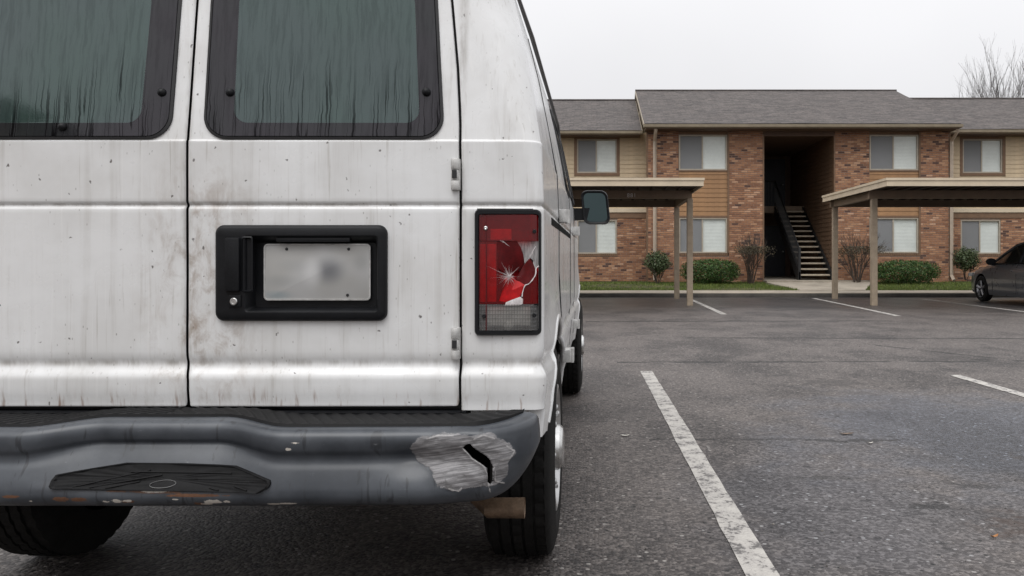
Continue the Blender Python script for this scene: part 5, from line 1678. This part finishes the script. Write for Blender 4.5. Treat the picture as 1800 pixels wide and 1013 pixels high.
        # white splinters radiating from the blow, and the ragged broken edge
        random.seed(5)
        def sliver(p, q, w, mat=MT['whitecrack'], y=-.0085, y2=None):
            A, B = Vector(zp(*p)), Vector(zp(*q)); d = (B - A).normalized(); nn = Vector((-d.y, d.x)) * w
            w *= .62; nn *= .62; t = G(); yb = y if y2 is None else y2
            t.add([(A.x - nn.x, y, A.y - nn.y), (A.x + nn.x, y, A.y + nn.y), (B.x, yb, B.y), (A.x, y - .0012, A.y)], [(0, 3, 2), (3, 1, 2), (0, 1, 3), (0, 2, 1)])
            return t
        star = G()
        C0 = (293, 370)
        for (q, w) in (((186, 320), .0007), ((205, 378), .0006), ((254, 303), .0008), ((338, 325), .0013), ((262, 420), .0009), ((325, 388), .0010), ((232, 345), .0008), ((225, 362), .0006), ((272, 322), .0007), ((244, 398), .0006), ((292, 315), .0006), ((308, 322), .0005), ((236, 410), .0006), ((272, 340), .0012), ((300, 402), .0008), ((312, 400), .0006), ((262, 352), .0010), ((258, 385), .0011), ((276, 395), .0010), ((282, 345), .0010), ((250, 372), .0009), ((310, 345), .0010), ((288, 410), .0006), ((270, 400), .0005), ((320, 372), .0006), ((350, 372), .0004)):
            s = sliver(C0, q, w); star.add(s.v, s.f)
        for k in range(70):
            a = random.uniform(0, 2 * pi); Ln = 10 + 46 * random.random() ** 2
            if -.9 < a - 2 * pi < 0 or 0 < a < .7: Ln *= .4
            s = sliver(C0, (293 + Ln * cos(a) * 1.05, 370 + Ln * sin(a)), random.uniform(.0003, .0008)); star.add(s.v, s.f)
        for (p, q, w) in (((262, 212), (297, 240), .0012), ((252, 210), (290, 236), .0007), ((410, 236), (360, 318), .0016), ((398, 262), (372, 306), .0010)):
            s = sliver(p, q, w); star.add(s.v, s.f)
        star.obj('crack_star', MT['whitecrack'], r)
        eg = G(); line = [(424, 322), (414, 331), (410, 338), (411, 352), (408, 367), (400, 378), (396, 386), (384, 398), (376, 404), (364, 408), (360, 414), (354, 428), (350, 444), (349, 460)]
        pts = [zp(*p) for p in line]
        eg.tube([(p[0] + random.uniform(-.0006, .0006), -.0075, p[1] + random.uniform(-.0006, .0006)) for p in pts], [random.uniform(.0008, .0020) for p in pts], 5)
        eg.obj('broken_edge', MT['whitecrack'], r)
    for (x, y) in ((187, 155), (404, 170), (180, 547), (404, 543)):
        u, z = zp(x, y); s = G(); s.lathe([(0, .006), (-.004, .0055), (-.005, .003), (-.0035, .0005)], (sg * u, -.006, z), 'Y', 12); s.obj('lens_screw', MT['plastic'] if y > 300 or x > 300 else MT['chrome'], r, 40, recalc=True)
tail_light(1, True)
tail_light(-1, False)

# ---- bumper
SPRO = [(.20, .600), (.10, .606), (.045, .607), (.018, .603), (.004, .592), (0, .575), (.004, .553), (.013, .536), (.013, .520), (.003, .500), (-.008, .472), (-.013, .450), (-.010, .430), (.006, .412), (.04, .402), (.09, .402)]
CPRO = [(.20, .616), (.115, .622), (.080, .622), (.058, .617), (.048, .606), (.045, .592), (.049, .574), (.057, .562), (.052, .550), (.034, .522), (.010, .482), (-.008, .456), (-.011, .434), (.006, .412), (.04, .402), (.09, .402)]
EPRO = [(.20, .600), (.10, .607), (.045, .609), (.016, .604), (.004, .594), (0, .578), (-.002, .56), (-.003, .54), (-.002, .52), (.001, .50), (.006, .478), (.013, .456), (.022, .438), (.035, .42), (.055, .408), (.09, .402)]
def cat(P, t):
    n = len(P) - 1; f = t * n; i = min(int(f), n - 1); q = f - i
    p0, p1, p2, p3 = P[max(i - 1, 0)], P[i], P[i + 1], P[min(i + 2, n)]
    return tuple(.5 * (2 * p1[k] + (p2[k] - p0[k]) * q + (2 * p0[k] - 5 * p1[k] + 4 * p2[k] - p3[k]) * q * q + (3 * p1[k] - p0[k] - 3 * p2[k] + p3[k]) * q ** 3) for k in (0, 1))
Y_B = -.225
def cw(u):
    return sstep(-.34, -.13, u) * sstep(.36, .17, u)
def bump_pt(u, t):
    """u: -1..1 along the bumper, ends wrap round the corner"""
    w = cw(u); a = cat(SPRO, t); b = cat(CPRO, t)
    dv, z = lerp(a[0], b[0], w), lerp(a[1], b[1], w)
    we = sstep(.70, .93, abs(u))
    if we > 0:
        c = cat(EPRO, t); dv, z = lerp(dv, c[0], we), lerp(z, c[1], we)
    x = u; y = Y_B + dv + .012 * u * u
    e = abs(u)
    if e > .84:
        q = (e - .84) / .21                       # 0..1 round the end
        ang = q * pi / 2
        R = .172
        cx, cy = .84, Y_B + .012 * .74 + R
        rad = R - dv * lerp(1, .9, q)
        x = (1 if u > 0 else -1) * (cx + rad * sin(ang)); y = cy - rad * cos(ang)
        z = z + (.014 * q ** 1.5 if z > .53 else .12 * q ** 2.8 * (.55 - z) / .15)
    return x, y, z
def bz(px, py, d=2.105): return loc(px, py, d)
def b8(x, y): return bz(500 + x / 3.042, 680 + y / 3.042)
def b7(x, y): return bz(x / 3.042, 680 + y / 3.042)
TEAR = [b8(*p) for p in ((952, 332), (968, 322), (986, 314), (1002, 334), (1022, 348), (1050, 368), (1078, 388), (1090, 404), (1100, 430), (1113, 452), (1110, 490), (1104, 520), (1095, 532), (1086, 520), (1090, 492), (1085, 462), (1086, 440), (1066, 428), (1040, 410), (1004, 386), (978, 358))]
_c = Vector((sum(p[0] for p in TEAR) / len(TEAR), sum(p[1] for p in TEAR) / len(TEAR)))
def _grow(P, g):
    o = []
    for i, p in enumerate(P):
        a, b = Vector(P[i - 1]), Vector(P[(i + 1) % len(P)]); d = (b - a).normalized(); s = 1 if sum(P[k - 1][0] * P[k][1] - P[k][0] * P[k - 1][1] for k in range(len(P))) > 0 else -1
        o.append((p[0] + d.y * g * s, p[1] - d.x * g * s))
    return o
TEAR = _grow(TEAR, .0032)
SCR = [b8(*p) for p in ((668, 335), (690, 300), (740, 268), (850, 246), (1000, 262), (1100, 258), (1200, 318), (1228, 375), (1195, 425), (1185, 500), (1105, 548), (950, 548), (930, 568), (820, 528), (770, 440), (690, 412))]
def build_bumper():
    U = []
    u = -1.05
    while u < 1.0501:
        U.append(u); u += .0035 if .55 < u < 1.0 else .006
    NT = 110; n = len(U)
    vs = []; sc = []; ru = []; ch = []; li = []
    LITE = [[b8(*p) for p in L] for L in (((760, 280), (820, 262), (900, 264)), ((1010, 285), (1060, 262), (1120, 285)), ((1180, 330), (1222, 365), (1200, 400), (1150, 405)), ((948, 335), (1000, 392), (1060, 432), (1082, 470), (1084, 530), (1092, 585)), ((880, 545), (930, 562), (945, 545)), ((1118, 440), (1120, 520), (1165, 540)))]
    def dpl(x, z):
        b = 9
        for L in LITE:
            for p, q in zip(L, L[1:]):
                dx, dz = q[0] - p[0], q[1] - p[1]; t = max(0, min(1, ((x - p[0]) * dx + (z - p[1]) * dz) / (dx * dx + dz * dz)))
                b = min(b, sqrt((x - p[0] - dx * t) ** 2 + (z - p[1] - dz * t) ** 2))
        return b
    rust = [(b7(x, y), rx, rz) for x, y, rx, rz in ((345, 594, .028, .008), (440, 596, .026, .007), (80, 578, .03, .005), (850, 552, .09, .006), (1050, 572, .10, .005), (640, 550, .04, .003), (700, 606, .02, .006), (1070, 622, .02, .006))] + [(b8(415, 648), .012, .006), (b8(900, 668), .09, .006)]
    chip = [(b7(x, y), rx, rz) for x, y, rx, rz in ((580, 608, .009, .004), (640, 604, .016, .007), (700, 603, .012, .005), (1150, 608, .030, .007), (1225, 608, .010, .004), (1470, 625, .02, .004), (840, 552, .045, .004), (180, 604, .006, .003), (1110, 625, .02, .004), (950, 594, .012, .003))] + [(b8(20, 335), .010, .005), (b8(20, 622), .03, .004), (b8(60, 300), .012, .003)]
    pos = []
    for u in U:
        for k in range(NT + 1):
            x, y, z = bump_pt(u, k / NT)
            s = r_ = c_ = l_ = 0.0
            if .45 < x < 1.0 and z < .606:
                ins = inpoly((x, z), SCR); _, d = nearpoly((x, z), SCR)
                s = .5 + (.5 if ins else -.5) * min(1, d / .016)
                _, dt = nearpoly((x, z), TEAR)
                # torn skin: lifted at the lower lip, pushed in above it
                dl = dpl(x, z); l_ = .8 * max(0, 1 - dl / .007); y += -.0014 * exp(-(dl / .005) ** 2)
                lift = exp(-(dt / .018) ** 2)
                y += -.007 * lift * (1 if x < .775 else -.6)
                y += s * (.0035 * pnoise(x * 26, z * 34) + .0014 * pnoise(x * 70, z * 90)) + .016 * exp(-(((x - .69) / .05) ** 2 + ((z - .525) / .035) ** 2)) + .012 * exp(-(((x - .80) / .03) ** 2 + ((z - .53) / .03) ** 2))
            for (p, rx, rz) in rust: r_ = max(r_, 1 - min(1, sqrt(((x - p[0]) / rx) ** 2 + ((z - p[1]) / rz) ** 2) * .6))
            for (p, rx, rz) in chip: c_ = max(c_, 1 - min(1, sqrt(((x - p[0]) / rx) ** 2 + ((z - p[1]) / rz) ** 2) * .6))
            y += .0012 * pnoise(x * 7, z * 12)
            pos.append((x, y, z)); sc.append(s); li.append(l_); ru.append(r_); ch.append(c_)
    m = NT + 1
    fs = []
    for i in range(n - 1):
        for k in range(NT):
            f = (i * m + k, i * m + k + 1, (i + 1) * m + k + 1, (i + 1) * m + k)
            c = (sum(pos[q][0] for q in f) / 4, sum(pos[q][2] for q in f) / 4)
            if .65 < c[0] < .9 and k > 15 and inpoly(c, TEAR): continue
            fs.append(f)
    cnt = {}
    for f in fs:
        for q in f: cnt[q] = cnt.get(q, 0) + 1
    for q, (x, y, z) in enumerate(pos):
        i, k = q // m, q % m
        if 0 < i < n - 1 and 0 < k < NT and 0 < cnt.get(q, 0) < 4:
            b, d = nearpoly((x, z), TEAR)
            if d < .006: pos[q] = (b.x, y, b.y)
    me = bpy.data.meshes.new('bumper'); me.from_pydata(pos, [], fs)
    for nm, dat in (('scrape', sc), ('rust', ru), ('chip', ch), ('lite', li)):
        a = me.attributes.new(nm, 'FLOAT', 'POINT'); a.data.foreach_set('value', dat)
    me.materials.append(MT['bumper'])
    me.polygons.foreach_set('use_smooth', [True] * len(me.polygons)); me.set_sharp_from_angle(angle=radians(50))
    o = link('bumper', me, van)
    md = o.modifiers.new('thick', 'SOLIDIFY'); md.thickness = .004; md.offset = -1
    return o
bumper = build_bumper()
bumper['label'] = 'slate grey step bumper with a scraped tear at its right end'
t = G(); t.box(-.85, .88, -.10, -.04, .42, .56); t.obj('bumper_bar', MT['void'], van)

def step_pads_gap_shade(ua, ub, endr):
    """ribbed rubber treads on the bumper, joined by a dark strip for the shaded gap"""
    n = 520; m = 16; vs = []; fs = []
    for i in range(n + 1):
        u = lerp(ua, ub, i / n)
        x0, yf, zf = bump_pt(max(-1.0, min(1.0, u)), .185)
        w = cw(u)
        yf = Y_B + lerp(.036, .095, w) + .012 * u * u
        if abs(u) > .84: yf += endr * ((abs(u) - .84) / .12) ** 2 * .10
        zt_ = lerp(.611, .627, w)
        if abs(u) > .80: zt_ += .005 * sstep(.80, .86, abs(u)) + .014 * (max(0, abs(u) - .84) / .21) ** 1.5
        for k in range(m + 1):
            y = lerp(yf, -.02, k / m)
            rib = .0035 * sstep(.35, .65, (u * 26 + k / m * (2.6 if u > 0 else -2.6)) % 1.0) if 1 < k < m else 0
            edge = .012 if k == 0 else 0
            vs.append((u, y, zt_ + rib + (.003 if k == 1 else 0) - edge))
    for i in range(n):
        for k in range(m): fs.append((i * (m + 1) + k, (i + 1) * (m + 1) + k, (i + 1) * (m + 1) + k + 1, i * (m + 1) + k + 1))
    mk('step_pads_gap_shade', vs, fs, MT['step'], bumper, 40)
step_pads_gap_shade(-.968, .968, 1.0)  # centre stretch is a dark stand-in for the shaded gap between two pads

def face_y(x, z):
    """bumper surface depth at (x, z), searched over its front face"""
    best = None; bd = 9
    for k in range(30, 100):
        p = bump_pt(x, k / 110)
        if abs(p[2] - z) < bd: bd = abs(p[2] - z); best = p[1]
    return best
def tow_pad():
    d = 2.112
    out = [(297, 522), (300, 495), (315, 468), (480, 442), (660, 416), (960, 418), (1250, 428), (1360, 460), (1452, 490), (1458, 505), (1450, 525), (1400, 554), (1100, 546), (700, 540), (310, 532)]
    P = [loc(x / 3.042, 680 + y / 3.042, d) for x, y in out]
    c = (sum(p[0] for p in P) / len(P), sum(p[1] for p in P) / len(P))
    def ring_(k, off): return [(lerp(c[0], p[0], k), face_y(lerp(c[0], p[0], k), lerp(c[1], p[1], k)) + off, lerp(c[1], p[1], k)) for p in P]
    # denser outline
    def dens(L): 
        o = []
        for i in range(len(L)):
            a, b = Vector(L[i]), Vector(L[(i + 1) % len(L)])
            for k in range(4): o.append(tuple(a.lerp(b, k / 4)))
        return o
    P = [(p[0], p[1]) for p in dens([(p[0], p[1], 0) for p in P])]
    c = (sum(p[0] for p in P) / len(P), sum(p[1] for p in P) / len(P))
    loops = [ring_(1.015, .004), ring_(1.01, -.006), ring_(.985, -.008), ring_(.965, -.004), ring_(.8, -.003), ring_(.55, -.003), ring_(.3, -.003), ring_(.06, -.003)]
    g_ = G(); g_.ring([l[::-1] for l in loops], close=True); g_.obj('tow_pad', MT['step'], bumper, 40, recalc=False)
    # moulded ribs and the ring of the hitch hole
    r = G()
    for (a, b) in (((415, 525), (800, 448)), ((505, 527), (870, 470)), ((590, 530), (760, 500)), ((700, 455), (1240, 462)), ((1140, 528), (1190, 540)), ((1270, 520), (1340, 540))):
        p, q = loc(a[0] / 3.042, 680 + a[1] / 3.042, d), loc(b[0] / 3.042, 680 + b[1] / 3.042, d)
        pts = [(lerp(p[0], q[0], k / 6), face_y(lerp(p[0], q[0], k / 6), lerp(p[1], q[1], k / 6)) - .004, lerp(p[1], q[1], k / 6)) for k in range(7)]
        r.tube(pts, .0022, 5)
    r.obj('tow_pad_rib', MT['step'], bumper, 60)
    r = G(); pts = []
    for k in range(25):
        a = 2 * pi * k / 24; x, z = loc((888 + 68 * cos(a)) / 3.042, 680 + (512 - 17 * sin(a) - 4 * cos(a)) / 3.042, d)
        pts.append((x, face_y(x, z) - .0045, z))
    r.tube(pts, .0012, 5, cap=False); r.obj('hitch_ring', MT['drip'], bumper, 60)
tow_pad()

# ---- wheels
def wheel(xo, wy, sg, name='wheel'):
    R = ZW; Wt = .245
    prof_ = [(-Wt, .22), (-Wt + .004, .27), (-Wt + .012, .33), (-Wt + .03, R - .014)]
    # tread with four grooves
    for k in range(5):
        a = -Wt + .034 + k * .0375
        prof_ += [(a, R - (.004 if k in (0, 4) else 0)), (a + .028, R - (.004 if k in (0, 4) else 0)), (a + .0285, R - .010), (a + .037, R - .010)]
    prof_ = prof_[:-2] + [(-.030, R - .005), (-.022, R - .012), (-.015, R - .023), (-.010, .33), (-.002, .30), (0, .28), (-.004, .245), (-.014, .225)]
    g_ = G(); n = 132
    g_.lathe(prof_, (0, 0, 0), 'X', n)
    Lp = len(prof_)
    vs = []
    for q, v in enumerate(g_.v):
        k, i = q // Lp, q % Lp
        x, y, z = v; r = sqrt(y * y + z * z)
        if 3 <= i <= Lp - 9 and r > R - .009:              # sipes cut across the ribs
            ph = (k + i * .6) % 3
            if ph < 1: r2 = r - .0055; y, z = y * r2 / r, z * r2 / r
        vs.append((x, y, z))
    g_.v = [(sg * x + xo, y + wy, z + R) for x, y, z in vs]
    t = g_.obj(name, MT['tyre'], van, 28, recalc=True)
    rim = G(); rim.lathe([(-.016, .225), (-.006, .222), (-.004, .212), (-.03, .19), (-.035, .12), (-.02, .10), (-.02, .085)], (0, 0, 0), 'X', 40)
    for k in range(8):
        a = 2 * pi * k / 8; rim.lathe([(-.03, .012), (-.008, .012), (-.004, .008), (-.004, .0005)], (0, .14 * cos(a), .14 * sin(a)), 'X', 8)
    rim.v = [(sg * x + xo, y + wy, z + R) for x, y, z in rim.v]; rim.obj('rim', MT['steel'], t, 35, recalc=True)
    cap = G(); cap.lathe([(-.02, .082), (.004, .078), (.014, .068), (.017, .045), (.018, .0005)], (0, 0, 0), 'X', 28)
    cap.v = [(sg * x + xo, y + wy, z + R) for x, y, z in cap.v]; cap.obj('hub_cap', MT['chrome'], t, 35, recalc=True)
    ln = G(); ln.lathe([(-.42, .47), (-.06, .47)], (0, 0, 0), 'X', 28, -.1, pi - .58); ln.lathe([(-.42, .0005), (-.42, .47)], (0, 0, 0), 'X', 28, -.1, pi - .58)
    ln.v = [(sg * x + xo, y + wy, z + R) for x, y, z in ln.v]; ln.obj('wheel_arch', MT['void'], van)
wheel(1.036, WHEEL_Y[0], 1); wheel(-.845, WHEEL_Y[0], -1)
wheel(1.056, WHEEL_Y[1], 1); wheel(-.95, WHEEL_Y[1], -1)

# exhaust
e = G(); u, z = loc(880, 893, 2.46)
e.tube([(u - .42, .9, .36), (u - .32, .35, .32), (u - .10, .24, z + .02), (u - .03, .135, z), (u + .073, .135, z)], [.030, .030, .030, .031, .031], 18, cap=False)
e.tube([(u + .073, .135, z), (u + .06, .135, z), (u - .02, .135, z)], [.031, .0275, .0275], 18, cap=False)
e.obj('exhaust_pipe', MT['exhaust'], van, 50)

# ---- flank: drip rail, windows, sliding-track slot, hinges, mirror
for sg in (1, -1):
    t = G(); t.tube([(sg * (us(1.95) + .004), .16 + lean(1.95) , 1.948), (sg * (us(1.95) + .012), 1.0, 1.955), (sg * (us(1.95) + .012), 3.2, 1.955), (sg * .94, 4.0, 1.44)], [.006, .010, .010, .009], 8); t.obj('drip_rail', MT['drip'], van, 60)
    for (v0, v1) in ((2.10, 2.80), (2.95, 3.45)):
        pts = rr(v0, v1, 1.43, 1.87, .06, 5)
        def q(p, off):
            return (sg * (us(p[1]) - prof(p[1]) + off), p[0], p[1])
        g_ = G(); n = 16; vs = []; fs = []
        for i in range(13):
            for k in range(9):
                z = 1.43 + .44 * k / 8; v = lerp(v0, v1, i / 12); vs.append(q((v, z), .005))
        fs = [(i * 9 + k, (i + 1) * 9 + k, (i + 1) * 9 + k + 1, i * 9 + k + 1) for i in range(12) for k in range(8)]
        mk('side_window', vs, fs, MT['sideglass'], van, 40)
        sl = G(); sl.tube([q(p, .004) for p in pts] + [q(pts[0], .004)], .008, 5, cap=False); sl.obj('side_window_seal', MT['rubber'], van, 50)
    t = G(); x = us(1.177); t.box(min(sg * (x - .004), sg * (x + .0015)), max(sg * (x - .004), sg * (x + .0015)), .40, 2.35, 1.164, 1.188); t.obj('track_slot', MT['void'], van)
    for v in (.93, 2.30, 3.05):
        pts = [(sg * (side_x(v, z) + .0004), v, z) for z in (.56, .70, .74, .8, 1.0, 1.19, 1.38, 1.55, 1.75, 1.93)]
        if v == .93: pts = pts[3:]
        t = G(); t.tube(pts, .0025, 4); t.obj('panel_seam', MT['rubber'], van)
    for (v, z) in ((.99, 1.222), (1.02, .655), (2.86, 1.226), (2.86, .635)):
        x = side_x(v, z)
        t = G(); t.bbox(sg * (x + .014) - .018, sg * (x + .014) + .018, v - .05, v + .05, z - .026, z + .026, .006)
        for zz in (-.5, .5): t.lathe([(-.028, .001), (-.028, .009), (.028, .009), (.028, .001)], (sg * (x + .034), v + zz * .05, z), 'Z', 10)
        t.obj('side_hinge', MT['hinge'], van, 40)

def mirror(sg):
    # arm and rounded housing with the glass facing back
    cy = 3.30; x0 = us(1.39) - .01
    zc = 1.05 + (455 - 365) / 1430 * (VY + cy)
    m_ = G()
    m_.prism([(x0 - .03, zc - .09), (x0 + .10, zc - .085), (x0 + .12, zc - .005), (x0 - .03, zc - .005)], lambda p: (sg * p[0], cy - .02, p[1]), lambda p: (sg * p[0], cy + .07, p[1]))
    a = m_.obj('side_mirror', MT['plastic'], van, 40, recalc=True)
    xa, xb = x0 + .066, x0 + .252
    def L_(i, y, r): 
        return [(sg * (u + .012 * (z - zc) / .12 * -1), y, z) for (u, z) in rr(xa + i, xb - i, zc - .116 + i, zc + .116 - i, r, 7)][::sg]
    h = G(); h.ring([L_(.018, cy - .012, .035), L_(.015, cy - .028, .040), L_(.004, cy - .034, .045), L_(0, cy - .02, .045), L_(.0, cy + .04, .045), L_(.012, cy + .08, .04), L_(.04, cy + .10, .03)], close=True); h.obj('mirror_housing', MT['plastic'], a, 45, recalc=True)
    gl = G(); gl.ring([L_(.0175, cy - .014, .035)], close=True); gl.obj('mirror_glass', MT['mirror'], a)
mirror(1); mirror(-1)

# ------------------------------------------------------------------ the house behind the viewer, seen only as a reflection in the rear glass
hb = empty('neighbouring_house', (-16.0, -12.0, 0), 0, 'dark gabled house mirrored in the lower left rear window', 'building')
t = G(); t.box(-7.5, 6.0, -4.0, 4.0, 0, 6.3); t.obj('wall', MT['brown'], hb)
t = G(); t.prism([(-7.9, 6.2), (6.9, 6.2), (-.5, 9.4)], lambda p: (p[0], -4.4, p[1]), lambda p: (p[0], 4.4, p[1])); t.obj('roof', MT['shingle'], hb, recalc=True)
for xx in (-5, -1, 3):
    for zz in (1.0, 3.6):
        t = G(); t.box(xx, xx + 1.2, 4.0, 4.03, zz, zz + 1.2); w_ = t.obj('window', MT['winframe'], hb)
        t = G(); t.box(xx + .06, xx + 1.14, 4.03, 4.036, zz + .06, zz + 1.14); t.obj('pane', MT['sideglass'], w_)
